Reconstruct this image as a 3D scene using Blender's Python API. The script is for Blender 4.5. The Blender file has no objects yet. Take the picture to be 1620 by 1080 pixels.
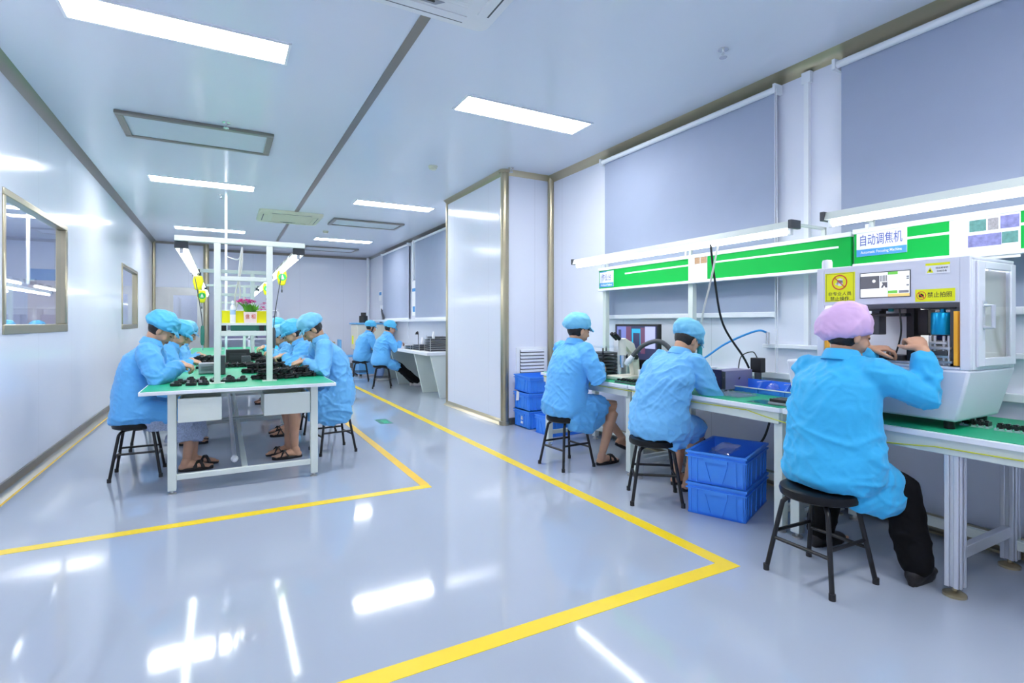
import bpy, math, random
from math import sin, cos, pi, radians as R
from mathutils import Vector as V, Matrix, noise
random.seed(7)
S = bpy.context.scene
COL = S.collection
# ------------------------------------------------------------------ camera, world, exposure
FPX, CXP, HYP, VPX, CAMH = 835.0, 810.0, 511.0, 352.0, 1.25
yaw = math.atan2(CXP - VPX, FPX)
cam = bpy.data.cameras.new('camera'); camo = bpy.data.objects.new('camera', cam); COL.objects.link(camo)
camo.location = (0, 0, CAMH); camo.rotation_euler = (pi/2, 0, -yaw)
cam.sensor_width = 36; cam.lens = FPX/1620*36; cam.shift_y = -(540-HYP)/1620
cam.clip_start = 0.05; cam.clip_end = 100
S.camera = camo
w = bpy.data.worlds.new('world'); S.world = w; w.use_nodes = True
w.node_tree.nodes['Background'].inputs[0].default_value = (0.75, 0.84, 1.0, 1)
w.node_tree.nodes['Background'].inputs[1].default_value = 0.6
S.view_settings.view_transform = 'Standard'; S.view_settings.look = 'None'
S.view_settings.exposure = 2.02; S.view_settings.gamma = 1
S.view_settings.use_curve_mapping = False
S.cycles.use_denoising = True
S.cycles.max_bounces = 14; S.cycles.diffuse_bounces = 10; S.cycles.glossy_bounces = 5
S.cycles.transparent_max_bounces = 12; S.cycles.sample_clamp_indirect = 6
S.cycles.caustics_reflective = False; S.cycles.caustics_refractive = False
LAMP = 9.0      # ceiling panels
TUBE = 3.6      # bench tubes
CEIL = 3.13

# ------------------------------------------------------------------ materials
def mat(name, col, rough=0.5, metal=0.0, spec=0.5, bump=0.0, bscale=60.0, var=0.04, vscale=6.0, coat=0.0, sheen=0.0, joints=0.0, alpha=None):
    m = bpy.data.materials.new(name); m.use_nodes = True
    nt = m.node_tree; b = nt.nodes['Principled BSDF']
    b.inputs['Roughness'].default_value = rough; b.inputs['Metallic'].default_value = metal
    b.inputs['Specular IOR Level'].default_value = spec
    b.inputs['Coat Weight'].default_value = coat; b.inputs['Coat Roughness'].default_value = 0.08
    b.inputs['Sheen Weight'].default_value = sheen
    tc = nt.nodes.new('ShaderNodeTexCoord')
    n = nt.nodes.new('ShaderNodeTexNoise'); n.inputs['Scale'].default_value = vscale; n.inputs['Detail'].default_value = 3
    nt.links.new(tc.outputs['Object'], n.inputs['Vector'])
    mx = nt.nodes.new('ShaderNodeMix'); mx.data_type = 'RGBA'
    mx.inputs['A'].default_value = (*[c*(1-var) for c in col], 1); mx.inputs['B'].default_value = (*[min(1, c*(1+var)) for c in col], 1)
    nt.links.new(n.outputs['Fac'], mx.inputs['Factor'])
    last = mx.outputs['Result']
    if joints:
        sx = nt.nodes.new('ShaderNodeSeparateXYZ'); nt.links.new(tc.outputs['Object'], sx.inputs[0])
        ad = nt.nodes.new('ShaderNodeMath'); ad.operation = 'ADD'; nt.links.new(sx.outputs[0], ad.inputs[0]); nt.links.new(sx.outputs[1], ad.inputs[1])
        dv = nt.nodes.new('ShaderNodeMath'); dv.operation = 'DIVIDE'; dv.inputs[1].default_value = joints; nt.links.new(ad.outputs[0], dv.inputs[0])
        fr = nt.nodes.new('ShaderNodeMath'); fr.operation = 'FRACT'; nt.links.new(dv.outputs[0], fr.inputs[0])
        lt = nt.nodes.new('ShaderNodeMath'); lt.operation = 'LESS_THAN'; lt.inputs[1].default_value = 0.004; nt.links.new(fr.outputs[0], lt.inputs[0])
        m2 = nt.nodes.new('ShaderNodeMix'); m2.data_type = 'RGBA'; nt.links.new(lt.outputs[0], m2.inputs['Factor'])
        nt.links.new(last, m2.inputs['A']); m2.inputs['B'].default_value = (*[c*0.8 for c in col], 1)
        last = m2.outputs['Result']
    nt.links.new(last, b.inputs['Base Color'])
    if bump:
        n2 = nt.nodes.new('ShaderNodeTexNoise'); n2.inputs['Scale'].default_value = bscale; n2.inputs['Detail'].default_value = 4
        nt.links.new(tc.outputs['Object'], n2.inputs['Vector'])
        bp = nt.nodes.new('ShaderNodeBump'); bp.inputs['Strength'].default_value = bump; bp.inputs['Distance'].default_value = 0.01
        nt.links.new(n2.outputs['Fac'], bp.inputs['Height']); nt.links.new(bp.outputs[0], b.inputs['Normal'])
    return m
def emis(name, col, st):
    m = bpy.data.materials.new(name); m.use_nodes = True; nt = m.node_tree
    b = nt.nodes['Principled BSDF']; b.inputs['Base Color'].default_value = (*[c*0.8 for c in col], 1)
    b.inputs['Emission Color'].default_value = (*col, 1); b.inputs['Emission Strength'].default_value = st
    return m
def clear(name, tint=(0.9, 0.95, 1), fac=0.12, rough=0.02):
    m = bpy.data.materials.new(name); m.use_nodes = True; nt = m.node_tree
    for n in list(nt.nodes):
        if n.type == 'BSDF_PRINCIPLED': nt.nodes.remove(n)
    out = [n for n in nt.nodes if n.type == 'OUTPUT_MATERIAL'][0]
    t = nt.nodes.new('ShaderNodeBsdfTransparent'); t.inputs[0].default_value = (*tint, 1)
    g = nt.nodes.new('ShaderNodeBsdfGlossy'); g.inputs['Roughness'].default_value = rough; g.inputs[0].default_value = (1, 1, 1, 1)
    lw = nt.nodes.new('ShaderNodeLayerWeight'); lw.inputs[0].default_value = 0.5
    pw = nt.nodes.new('ShaderNodeMath'); pw.operation = 'POWER'; pw.inputs[1].default_value = 5.0; nt.links.new(lw.outputs['Facing'], pw.inputs[0])
    ad = nt.nodes.new('ShaderNodeMath'); ad.operation = 'MULTIPLY_ADD'; ad.inputs[1].default_value = 0.5; ad.inputs[2].default_value = 0.02+fac*0.5; ad.use_clamp = True
    nt.links.new(pw.outputs[0], ad.inputs[0])
    mx = nt.nodes.new('ShaderNodeMixShader'); nt.links.new(ad.outputs[0], mx.inputs[0]); nt.links.new(t.outputs[0], mx.inputs[1]); nt.links.new(g.outputs[0], mx.inputs[2])
    nt.links.new(mx.outputs[0], out.inputs[0])
    return m
M = {}
M['wall'] = mat('wall_panel', (0.78, 0.797, 0.875), 0.14, spec=0.26, var=0.015, vscale=1.5, joints=1.15)
M['ceil'] = mat('ceiling_panel', (0.755, 0.782, 0.855), 0.16, spec=0.35, var=0.01, vscale=1.5)
M['floor'] = mat('epoxy_floor', (0.405, 0.45, 0.525), 0.07, spec=0.6, var=0.03, vscale=1.2, bump=0.012, bscale=22)
M['yellow'] = mat('yellow_tape', (0.95, 0.68, 0.01), 0.3, var=0.05)
M['champ'] = mat('champagne_metal', (0.50, 0.44, 0.30), 0.28, 0.9, var=0.05)
M['darkmetal'] = mat('bronze_metal', (0.30, 0.28, 0.25), 0.3, 0.85, var=0.05)
M['steel'] = mat('brushed_steel', (0.62, 0.61, 0.58), 0.3, 0.9, var=0.06)
M['alu'] = mat('aluminium', (0.72, 0.74, 0.78), 0.35, 0.75, var=0.03)
M['chrome'] = mat('chrome', (0.8, 0.8, 0.8), 0.12, 1.0)
M['brass'] = mat('brass_foot', (0.5, 0.42, 0.26), 0.3, 0.85)
M['frame'] = mat('cream_paint', (0.70, 0.75, 0.69), 0.4, var=0.03)
M['white'] = mat('white_paint', (0.82, 0.84, 0.87), 0.4, var=0.02)
M['cream'] = mat('cream_plastic', (0.78, 0.74, 0.62), 0.45, var=0.03)
M['blind'] = mat('blind_fabric', (0.36, 0.41, 0.53), 0.75, spec=0.2, var=0.03, bump=0.1, bscale=400)
M['green'] = mat('green_board', (0.0, 0.40, 0.055), 0.6, spec=0.2, var=0.03)
M['mat'] = mat('green_mat', (0.012, 0.40, 0.19), 0.42, var=0.05, bump=0.05, bscale=120)
M['darkgreen'] = mat('dark_green', (0.04, 0.22, 0.16), 0.5)
M['black'] = mat('black_plastic', (0.007, 0.007, 0.0085), 0.4, var=0.2)
M['blackm'] = mat('black_matte', (0.02, 0.02, 0.022), 0.65, var=0.2)
M['seat'] = mat('black_vinyl', (0.005, 0.0055, 0.007), 0.32, spec=0.3, var=0.2, bump=0.08, bscale=150)
M['grey'] = mat('grey_plastic', (0.32, 0.33, 0.36), 0.5)
M['dgrey'] = mat('dark_grey', (0.07, 0.075, 0.085), 0.5)
M['crate'] = mat('blue_crate', (0.055, 0.28, 0.86), 0.38, var=0.06)
M['bin'] = mat('blue_bin', (0.06, 0.25, 0.86), 0.4)
M['sky'] = mat('sky_blue_paint', (0.13, 0.40, 0.72), 0.45)
M['tealp'] = mat('blue_anodised', (0.0, 0.33, 0.62), 0.28, 0.6)
M['teal'] = mat('teal_plastic', (0.02, 0.33, 0.36), 0.45)
M['orange'] = mat('orange_paint', (0.9, 0.42, 0.02), 0.4)
M['signy'] = mat('sign_yellow', (0.88, 0.88, 0.0), 0.5, var=0.02)
M['boxy'] = mat('box_yellow', (0.93, 0.87, 0.0), 0.5, var=0.02)
M['red'] = mat('sign_red', (0.72, 0.10, 0.03), 0.5)
M['ink'] = mat('ink_black', (0.02, 0.02, 0.02), 0.6)
M['inkblue'] = mat('ink_blue', (0.10, 0.13, 0.42), 0.6)
M['signblue'] = mat('sign_blue', (0.06, 0.30, 0.66), 0.5)
M['paper'] = mat('white_paper', (0.85, 0.85, 0.86), 0.6, var=0.015)
M['pink'] = mat('pink_card', (0.85, 0.70, 0.66), 0.6)
M['logog'] = mat('logo_green', (0.02, 0.45, 0.08), 0.5)
M['wood'] = mat('wood_edge', (0.6, 0.45, 0.25), 0.5, var=0.15, vscale=20)
M['mach'] = mat('machine_paint', (0.72, 0.73, 0.80), 0.4, var=0.02)
M['purple'] = mat('grey_purple', (0.24, 0.22, 0.36), 0.5)
M['navy'] = mat('navy_panel', (0.02, 0.025, 0.09), 0.4)
M['filter'] = mat('filter_cloth', (0.66, 0.70, 0.74), 0.8, var=0.03)
M['acw'] = mat('ac_plastic', (0.80, 0.80, 0.80), 0.45, var=0.01)
M['acy'] = mat('ac_aged', (0.74, 0.72, 0.55), 0.5, var=0.03)
M['pcb'] = mat('green_board_pcb', (0.02, 0.14, 0.07), 0.5, var=0.5, vscale=90)
M['flower'] = mat('pink_petal', (0.75, 0.06, 0.36), 0.6, var=0.3, vscale=60)
M['leaf'] = mat('leaf_green', (0.12, 0.42, 0.03), 0.55, var=0.3, vscale=40)
M['bottle'] = mat('bottle_blue', (0.45, 0.65, 0.85), 0.25)
M['hair'] = mat('black_hair', (0.014, 0.011, 0.010), 0.42, var=0.3, vscale=80, bump=0.4, bscale=140)
M['skin'] = mat('skin', (0.66, 0.37, 0.235), 0.5, spec=0.35, var=0.08, vscale=18, bump=0.05, bscale=200)
M['lip'] = mat('lip', (0.52, 0.17, 0.14), 0.45)
M['eye'] = mat('eye_dark', (0.03, 0.02, 0.02), 0.3)
def cloth(n, c): return mat(n, c, 0.62, spec=0.3, var=0.06, vscale=9, bump=0.12, bscale=38, sheen=0.15)
M['coat'] = cloth('coat_blue', (0.125, 0.45, 0.86))
M['coat2'] = cloth('coat_bright', (0.04, 0.455, 0.81))
M['coat3'] = cloth('coat_pale', (0.16, 0.48, 0.84))
M['cap'] = cloth('cap_blue', (0.10, 0.50, 0.78))
M['cap2'] = cloth('cap_light', (0.20, 0.56, 0.80))
M['cappink'] = cloth('cap_pink', (0.72, 0.47, 0.74))
M['trouser'] = mat('black_cloth', (0.004, 0.004, 0.005), 0.85, spec=0.2, var=0.2)
M['jeans'] = cloth('jeans', (0.22, 0.33, 0.58))
M['dress'] = mat('print_cloth', (0.36, 0.42, 0.56), 0.75, var=0.55, vscale=110)
M['slip'] = mat('slipper_rubber', (0.015, 0.012, 0.012), 0.5)
M['shoe'] = mat('light_shoe', (0.6, 0.58, 0.56), 0.6)
M['orangey'] = mat('tape_orange', (0.95, 0.58, 0.02), 0.3)
M['cordy'] = mat('yellow_cord', (0.72, 0.72, 0.05), 0.5)
M['hoseb'] = mat('blue_hose', (0.03, 0.30, 0.70), 0.35)
M['hoseg'] = mat('grey_hose', (0.55, 0.55, 0.52), 0.4)
M['lamp'] = emis('lamp_light', (0.955, 0.965, 1.0), LAMP)
M['tube'] = emis('tube_light', (0.96, 0.98, 1.0), TUBE)
M['entry_fill'] = emis('entry_fill_light', (0.9, 0.94, 1.0), 1.6)  # weak glow for the fill added in the entrance
M['glass'] = clear('window_glass', (0.93, 0.96, 0.98), 0.14)
M['acrylic'] = clear('clear_acrylic', (0.93, 0.95, 0.97), 0.06, 0.06)
M['plasticbag'] = clear('clear_plastic', (0.9, 0.92, 0.96), 0.2, 0.2)
M['scr_dark'] = emis('screen_dark', (0.03, 0.035, 0.09), 0.2)
M['scr_blue'] = emis('screen_blue', (0.14, 0.17, 0.42), 0.22)
M['scr_cyan'] = emis('screen_cyan', (0.02, 0.30, 0.48), 0.25)
M['scr_lilac'] = emis('screen_lilac', (0.34, 0.36, 0.62), 0.25)
M['scr_red'] = emis('screen_red', (0.12, 0.05, 0.10), 0.22)
M['scr_white'] = emis('screen_white', (0.85, 0.88, 0.90), 0.22)
M['scr_grey'] = emis('screen_grey', (0.10, 0.10, 0.12), 0.2)
M['scr_green'] = emis('screen_green', (0.13, 0.45, 0.06), 0.22)
M['scr_or'] = emis('screen_orange', (0.72, 0.50, 0.16), 0.22)

# ------------------------------------------------------------------ mesh helpers
def wloc(o):
    p = V((0, 0, 0))
    while o: p += o.location; o = o.parent
    return p
class MB:
    def __init__(s, xf=None): s.v = []; s.f = []; s.m = []; s.cm = 0; s.xf = xf
    def mat(s, i): s.cm = i; return s
    def add(s, vs, fs):
        n = len(s.v)
        for p in vs:
            p = V(p)
            s.v.append(s.xf @ p if s.xf else p)
        for f in fs: s.f.append([n+i for i in f]); s.m.append(s.cm)
        return s
    def box(s, x0, y0, z0, x1, y1, z1):
        x0, x1 = min(x0, x1), max(x0, x1); y0, y1 = min(y0, y1), max(y0, y1); z0, z1 = min(z0, z1), max(z0, z1)
        return s.add([(x0,y0,z0),(x1,y0,z0),(x1,y1,z0),(x0,y1,z0),(x0,y0,z1),(x1,y0,z1),(x1,y1,z1),(x0,y1,z1)],
                     [(0,3,2,1),(4,5,6,7),(0,1,5,4),(1,2,6,5),(2,3,7,6),(3,0,4,7)])
    def hexa(s, p):   # 8 points: bottom loop 4, top loop 4 (counter clockwise from above)
        return s.add(p, [(0,3,2,1),(4,5,6,7),(0,1,5,4),(1,2,6,5),(2,3,7,6),(3,0,4,7)])
    def bar(s, p, q, wd, h=None, up=(0, 0, 1)):
        p, q = V(p), V(q); h = h or wd; t = (q-p).normalized(); u = V(up)
        if abs(t.dot(u)) > 0.98: u = V((0, 1, 0))
        a = t.cross(u).normalized(); b = a.cross(t)
        c = []
        for e in (p, q):
            c += [e-a*wd/2-b*h/2, e+a*wd/2-b*h/2, e+a*wd/2+b*h/2, e-a*wd/2+b*h/2]
        return s.add(c, [(3,2,1,0),(4,5,6,7),(0,1,5,4),(1,2,6,5),(2,3,7,6),(3,0,4,7)])
    def rings(s, rs, closed=True):
        n = len(rs[0]); vs = [p for r in rs for p in r]; fs = []
        for i in range(len(rs)-1):
            for j in range(n):
                k = (j+1) % n
                fs.append((i*n+j, i*n+k, (i+1)*n+k, (i+1)*n+j))
        if closed:
            fs.append(tuple(reversed(range(n)))); fs.append(tuple((len(rs)-1)*n+j for j in range(n)))
        return s.add(vs, fs)
    def tube(s, pts, r, seg=10, ref=None):
        pts = [V(p) for p in pts]; rs = []
        prev = V(ref) if ref else None
        for i, p in enumerate(pts):
            t = (pts[min(i+1, len(pts)-1)]-pts[max(i-1, 0)]).normalized()
            if prev is None: prev = V((0, 0, 1)) if abs(t.z) < 0.9 else V((1, 0, 0))
            u = (prev-t*prev.dot(t)).normalized(); prev = u; v = t.cross(u)
            rr = r[i] if isinstance(r, (list, tuple)) else r
            a, b = rr if isinstance(rr, (list, tuple)) else (rr, rr)
            rs.append([p+u*a*cos(2*pi*j/seg)+v*b*sin(2*pi*j/seg) for j in range(seg)])
        return s.rings(rs)
    def limb(s, pts, r, seg=16, ref=None):   # tube with rounded ends
        pts = [V(p) for p in pts]; r = [x if isinstance(x, (list, tuple)) else (x, x) for x in r]
        d0 = (pts[0]-pts[1]).normalized(); d1 = (pts[-1]-pts[-2]).normalized()
        m0, m1 = min(r[0]), min(r[-1])
        sc = lambda x, k: (x[0]*k, x[1]*k)
        pts = [pts[0]+d0*m0*0.9, pts[0]+d0*m0*0.55]+pts+[pts[-1]+d1*m1*0.55, pts[-1]+d1*m1*0.9]
        r = [sc(r[0], .42), sc(r[0], .83)]+r+[sc(r[-1], .83), sc(r[-1], .42)]
        return s.tube(pts, r, seg, ref)
    def lathe(s, prof, c=(0, 0, 0), seg=24, axis='z'):
        c = V(c); rs = []
        for r, z in prof:
            ring = []
            for j in range(seg):
                a = 2*pi*j/seg; x, y = r*cos(a), r*sin(a)
                ring.append(c+{'z': V((x, y, z)), 'x': V((z, x, y)), 'y': V((y, z, x))}[axis])
            rs.append(ring)
        return s.rings(rs)
    def cyl(s, c, r, h, seg=20, axis='z'): return s.lathe([(r, 0), (r, h)], c, seg, axis)
    def sphere(s, c, rad, rot=None, nu=20, nv=12, fn=None):
        c = V(c); rad = rad if isinstance(rad, (list, tuple)) else (rad,)*3
        rs = []
        for i in range(nv+1):
            ph = pi*(0.02+0.96*i/nv)
            ring = []
            for j in range(nu):
                a = 2*pi*j/nu; d = V((sin(ph)*cos(a), sin(ph)*sin(a), -cos(ph)))
                p = V((d.x*rad[0], d.y*rad[1], d.z*rad[2]))
                if fn: p = fn(p, d)
                if rot: p = rot @ p
                ring.append(c+p)
            rs.append(ring)
        return s.rings(rs)
    def prism(s, poly, d, o=(0, 0, 0), u=(1, 0, 0), v=(0, 1, 0)):   # 2D polygon in u,v extruded along d
        o, u, v, d = V(o), V(u), V(v), V(d); n = len(poly)
        a = [o+u*x+v*y for x, y in poly]; b = [p+d for p in a]
        if u.cross(v).dot(d) < 0: a.reverse(); b.reverse()
        return s.add(a+b, [tuple(reversed(range(n))), tuple(range(n, 2*n))]+[(i, (i+1) % n, n+(i+1) % n, n+i) for i in range(n)])
    def mesh(s, name, mats, smooth=True, ang=35):
        me = bpy.data.meshes.new(name); me.from_pydata([tuple(p) for p in s.v], [], s.f)
        for m in mats: me.materials.append(m)
        me.polygons.foreach_set('material_index', s.m)
        if smooth:
            me.polygons.foreach_set('use_smooth', [True]*len(s.f)); me.set_sharp_from_angle(angle=R(ang))
        me.update(); return me
    def build(s, name, mats, parent=None, bevel=0.0, local=False, smooth=True):
        mats = mats if isinstance(mats, (list, tuple)) else [mats]
        mats = [M[m] if isinstance(m, str) else m for m in mats]
        if parent is not None and not local:
            o = wloc(parent); s.v = [p-o for p in s.v]
        ob = bpy.data.objects.new(name, s.mesh(name, mats, smooth)); COL.objects.link(ob)
        if parent is not None: ob.parent = parent
        if bevel:
            b = ob.modifiers.new('bevel', 'BEVEL'); b.width = bevel; b.segments = 2; b.limit_method = 'ANGLE'; b.angle_limit = R(40)
        return ob
def tag(o, label=None, cat=None, group=None, kind=None):
    for k, x in (('label', label), ('category', cat), ('group', group), ('kind', kind)):
        if x: o[k] = x
    return o
def thing(name, label, cat, loc=(0, 0, 0), rz=0, group=None):
    o = bpy.data.objects.new(name, None); COL.objects.link(o); o.empty_display_size = 0.1
    o.location = loc; o.rotation_euler = (0, 0, rz)
    return tag(o, label, cat, group)
def struct(name, mb, m, parent=None, bevel=0.0):
    o = mb.build(name, m, parent, bevel)
    if parent is None: o['kind'] = 'structure'
    return o
KIDS = {}
def dup(root, loc, rz=None, label=None, group=None):
    r = root.copy(); COL.objects.link(r); r.location = loc
    if rz is not None: r.rotation_euler = (0, 0, rz)
    if label: r['label'] = label
    if group: r['group'] = group
    for ch in list(root.children):
        c = ch.copy(); COL.objects.link(c); c.parent = r
        for g in list(ch.children):
            d = g.copy(); COL.objects.link(d); d.parent = c
    return r
def at_origin(mb, loc, rz=0):   # transform for building a thing in its own frame
    return mb
_texts = {}
def text(s, name, m, parent, o, right, up, width=None, height=0.05, lift=0.0015, align='CENTER', bold=0.006):
    cu = bpy.data.curves.new(name, 'FONT'); cu.body = s; cu.size = 1.0; cu.align_x = 'LEFT'; cu.resolution_u = 3; cu.offset = bold
    t = bpy.data.objects.new(name, cu); COL.objects.link(t)
    dg = bpy.context.evaluated_depsgraph_get()
    me = bpy.data.meshes.new_from_object(t.evaluated_get(dg)); COL.objects.unlink(t); bpy.data.objects.remove(t)
    xs = [v.co.x for v in me.vertices] or [0]; ys = [v.co.y for v in me.vertices] or [0]
    x0, x1, y0, y1 = min(xs), max(xs), min(ys), max(ys)
    sy = height/max(1e-6, y1-y0); sx = (width/max(1e-6, x1-x0)) if width else sy
    o, right, up = V(o), V(right).normalized(), V(up).normalized(); n = right.cross(up)
    off = wloc(parent) if parent else V((0, 0, 0))
    for v in me.vertices:
        v.co = o+right*((v.co.x-(x0+x1)/2)*sx)+up*((v.co.y-(y0+y1)/2)*sy)+n*lift-off
    me.materials.clear(); me.materials.append(M[m])
    ob = bpy.data.objects.new(name, me); COL.objects.link(ob); ob.parent = parent
    return ob
def flat(mb, o, right, up, x0, y0, x1, y1, th=0.001, lift=0.0):   # thin rectangle on a plane
    o, right, up = V(o), V(right), V(up); n = right.cross(up)
    return mb.prism([(x0, y0), (x1, y0), (x1, y1), (x0, y1)], n*th, o+n*lift, right, up)
def disc(mb, o, right, up, cx, cy, r, th=0.001, lift=0.0, r2=None, seg=28):
    o, right, up = V(o), V(right), V(up); n = right.cross(up)
    if r2 is None:
        return mb.prism([(cx+r*cos(2*pi*i/seg), cy+r*sin(2*pi*i/seg)) for i in range(seg)], n*th, o+n*lift, right, up)
    for i in range(seg):
        a, b = 2*pi*i/seg, 2*pi*(i+1)/seg
        mb.prism([(cx+r*cos(a), cy+r*sin(a)), (cx+r*cos(b), cy+r*sin(b)), (cx+r2*cos(b), cy+r2*sin(b)), (cx+r2*cos(a), cy+r2*sin(a))], n*th, o+n*lift, right, up)
    return mb
def arc(p, q, sag, n=14):
    p, q = V(p), V(q); return [p.lerp(q, i/n)+V((0, 0, -4*sag*(i/n)*(1-i/n))) for i in range(n+1)]
def bez(pts, n=24):
    pts = [V(p) for p in pts]; out = []
    P = [pts[0]]+pts+[pts[-1]]
    k = max(2, n//(len(pts)-1))
    for i in range(1, len(P)-2):
        for j in range(k):
            t = j/k; a, b, c, d = P[i-1:i+3]
            out.append(0.5*((2*b)+(c-a)*t+(2*a-5*b+4*c-d)*t*t+(3*b-a-3*c+d)*t**3))
    out.append(pts[-1]); return out

# ================================================================== ROOM
XL, XR, YB, YF = -1.40, 3.72, 15.4, -3.0
struct('floor', MB().box(-4.7, YF, -0.1, XR+0.1, YB+0.1, 0), 'floor')
struct('ceiling', MB().box(-4.7, YF, CEIL, XR+0.1, YB+0.1, CEIL+0.1), 'ceil')
WIN = [(5.13, 6.93, 1.165, 2.24), (10.3, 12.05, 1.155, 2.21)]
b = MB(); y = YF
for (a, c, z0, z1) in WIN:
    b.box(XL-0.06, y, 0, XL, a, CEIL); b.box(XL-0.06, a, 0, XL, c, z0); b.box(XL-0.06, a, z1, XL, c, CEIL); y = c
b.box(XL-0.06, y, 0, XL, YB, CEIL)
struct('wall_left', b, 'wall')
struct('wall_right', MB().box(XR, YF, 0, XR+0.1, YB, CEIL), 'wall')
struct('wall_back', MB().box(-4.7, YB, 0, XR, YB+0.1, CEIL), 'wall')
struct('wall_front', MB().box(-4.7, YF-0.1, 0, XR+0.1, YF, CEIL), 'wall')
struct('wall_pillar', MB().box(3.035, 5.73, 0, XR, 7.62, CEIL), 'wall')
# entrance vestibule at the far left, its upper wall
struct('wall_vestibule', MB().box(XL, 14.5, 2.08, -0.36, 14.55, CEIL).box(-0.40, 14.5, 0, -0.36, YB, CEIL), 'wall')
# the room beyond the left windows
struct('wall_annex_side', MB().box(-4.7, YF, 0, -4.6, YB, CEIL), 'wall')
struct('wall_annex_near', MB().box(-4.6, 2.6, 0, XL-0.06, 2.7, CEIL), 'wall')
struct('wall_annex_far', MB().box(-4.6, 15.3, 0, XL-0.06, 15.36, CEIL), 'wall')
for i, (a, c, z0, z1) in enumerate(WIN):
    wr = thing('window_%d' % (i+1), None, None, (XL, a, z0)); wr['kind'] = 'structure'
    f = MB(); t = 0.075; x0, x1 = XL-0.07, XL+0.012
    f.box(x0, a, z0, x1, c, z0+t).box(x0, a, z1-t*0.7, x1, c, z1).box(x0, a, z0+t, x1, a+t*0.6, z1-t*0.7).box(x0, c-t*1.0, z0+t, x1, c, z1-t*0.7)
    f.build('window_frame', 'champ', wr, bevel=0.006)
    MB().box(XL-0.035, a+t*0.6, z0+t, XL-0.029, c-t*1.0, z1-t*0.7).build('window_pane', 'glass', wr)
n_tr = [0]
def trim(mb, m, bevel=0.0):
    n_tr[0] += 1; return struct('trim_%d' % n_tr[0], mb, m, bevel=bevel)
# cove at wall and ceiling
def coveY(x, y0, y1, z, sgn, r=0.055):   # quarter strip running along Y
    pr = [(0, 0), (r, 0), (r*0.62, r*0.24), (r*0.24, r*0.62), (0, r)]
    return MB().prism([(sgn*px_, (-pz if z > 1 else pz)) for px_, pz in pr], V((0, y1-y0, 0)), (x, y0, z), (1, 0, 0), (0, 0, 1))
def coveX(y, x0, x1, z, sgn, r=0.055):
    pr = [(0, 0), (r, 0), (r*0.62, r*0.24), (r*0.24, r*0.62), (0, r)]
    return MB().prism([(sgn*px_, (-pz if z > 1 else pz)) for px_, pz in pr], V((x1-x0, 0, 0)), (x0, y, z), (0, 1, 0), (0, 0, 1))
trim(coveY(XL, YF, 14.5, CEIL, 1, 0.07), 'darkmetal'); trim(coveY(XR, YF, 5.73, CEIL, -1, 0.075), 'champ')
trim(coveY(XR, 7.62, YB, CEIL, -1, 0.06), 'darkmetal'); trim(coveX(YB, -0.36, XR, CEIL, -1, 0.06), 'darkmetal')
trim(coveX(14.5, XL, -0.36, CEIL, -1, 0.05), 'darkmetal'); trim(coveY(3.035, 5.73, 7.62, CEIL, -1, 0.06), 'champ')
trim(coveX(5.73, 3.035, XR, CEIL, -1, 0.06), 'champ'); trim(coveX(7.62, 3.035, XR, CEIL, 1, 0.06), 'champ')
def column(x, y, r):
    trim(MB().cyl((x, y, 0), r, CEIL, 20), 'champ')
column(3.045, 5.74, 0.052); column(XR-0.012, 5.715, 0.045); column(3.045, 7.61, 0.03); column(XL+0.02, 14.48, 0.04); column(-0.34, 14.49, 0.06)
trim(MB().cyl((3.045, 5.74, 0), 0.07, 0.05, 20).cyl((3.045, 5.74, CEIL-0.03), 0.075, 0.03, 20), 'champ')
trim(MB().box(1.06, YF, CEIL-0.004, 1.125, YB, CEIL+0.01), 'darkmetal')        # ceiling joint strip
for nm, mb, m in (('baseboard_left', coveY(XL, YF, 14.5, 0, 1, 0.06).box(XL, YF, 0.0, XL+0.015, 14.5, 0.10), 'darkmetal'),
                  ('baseboard_right', MB().tube([(XR-0.03, YF, 0.07), (XR-0.03, 5.7, 0.07)], 0.05, 14).box(XR-0.02, YF, 0, XR, 5.7, 0.07), 'champ'),
                  ('baseboard_right_far', coveY(XR, 7.62, YB, 0, -1, 0.06), 'darkmetal'),
                  ('baseboard_back', coveX(YB, -0.3, XR, 0, -1, 0.08).box(-0.3, YB-0.02, 0, XR, YB, 0.12), 'darkmetal'),
                  ('baseboard_pillar', coveY(3.035, 5.73, 7.62, 0, -1, 0.06), 'champ'),
                  ('baseboard_pillar_front', MB().box(3.035, 5.70, 0, XR, 5.73, 0.08), 'dgrey')):
    struct(nm, mb, m)
# floor tape
TZ = 0.0015
trim(MB().box(2.25, 1.90, 0, 2.335, 11.9, TZ), 'yellow')
trim(MB().box(-1.2, 1.815, 0, 2.335, 1.90, TZ), 'yellow')
trim(MB().box(XL+0.015, 3.90, 0, 1.40, 3.82, TZ), 'yellow')
trim(MB().box(1.335, 3.90, 0, 1.405, 13.2, TZ), 'orangey')
trim(MB().box(XL+0.016, YF, 0, XL+0.075, 14.4, TZ), 'orangey')
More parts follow.
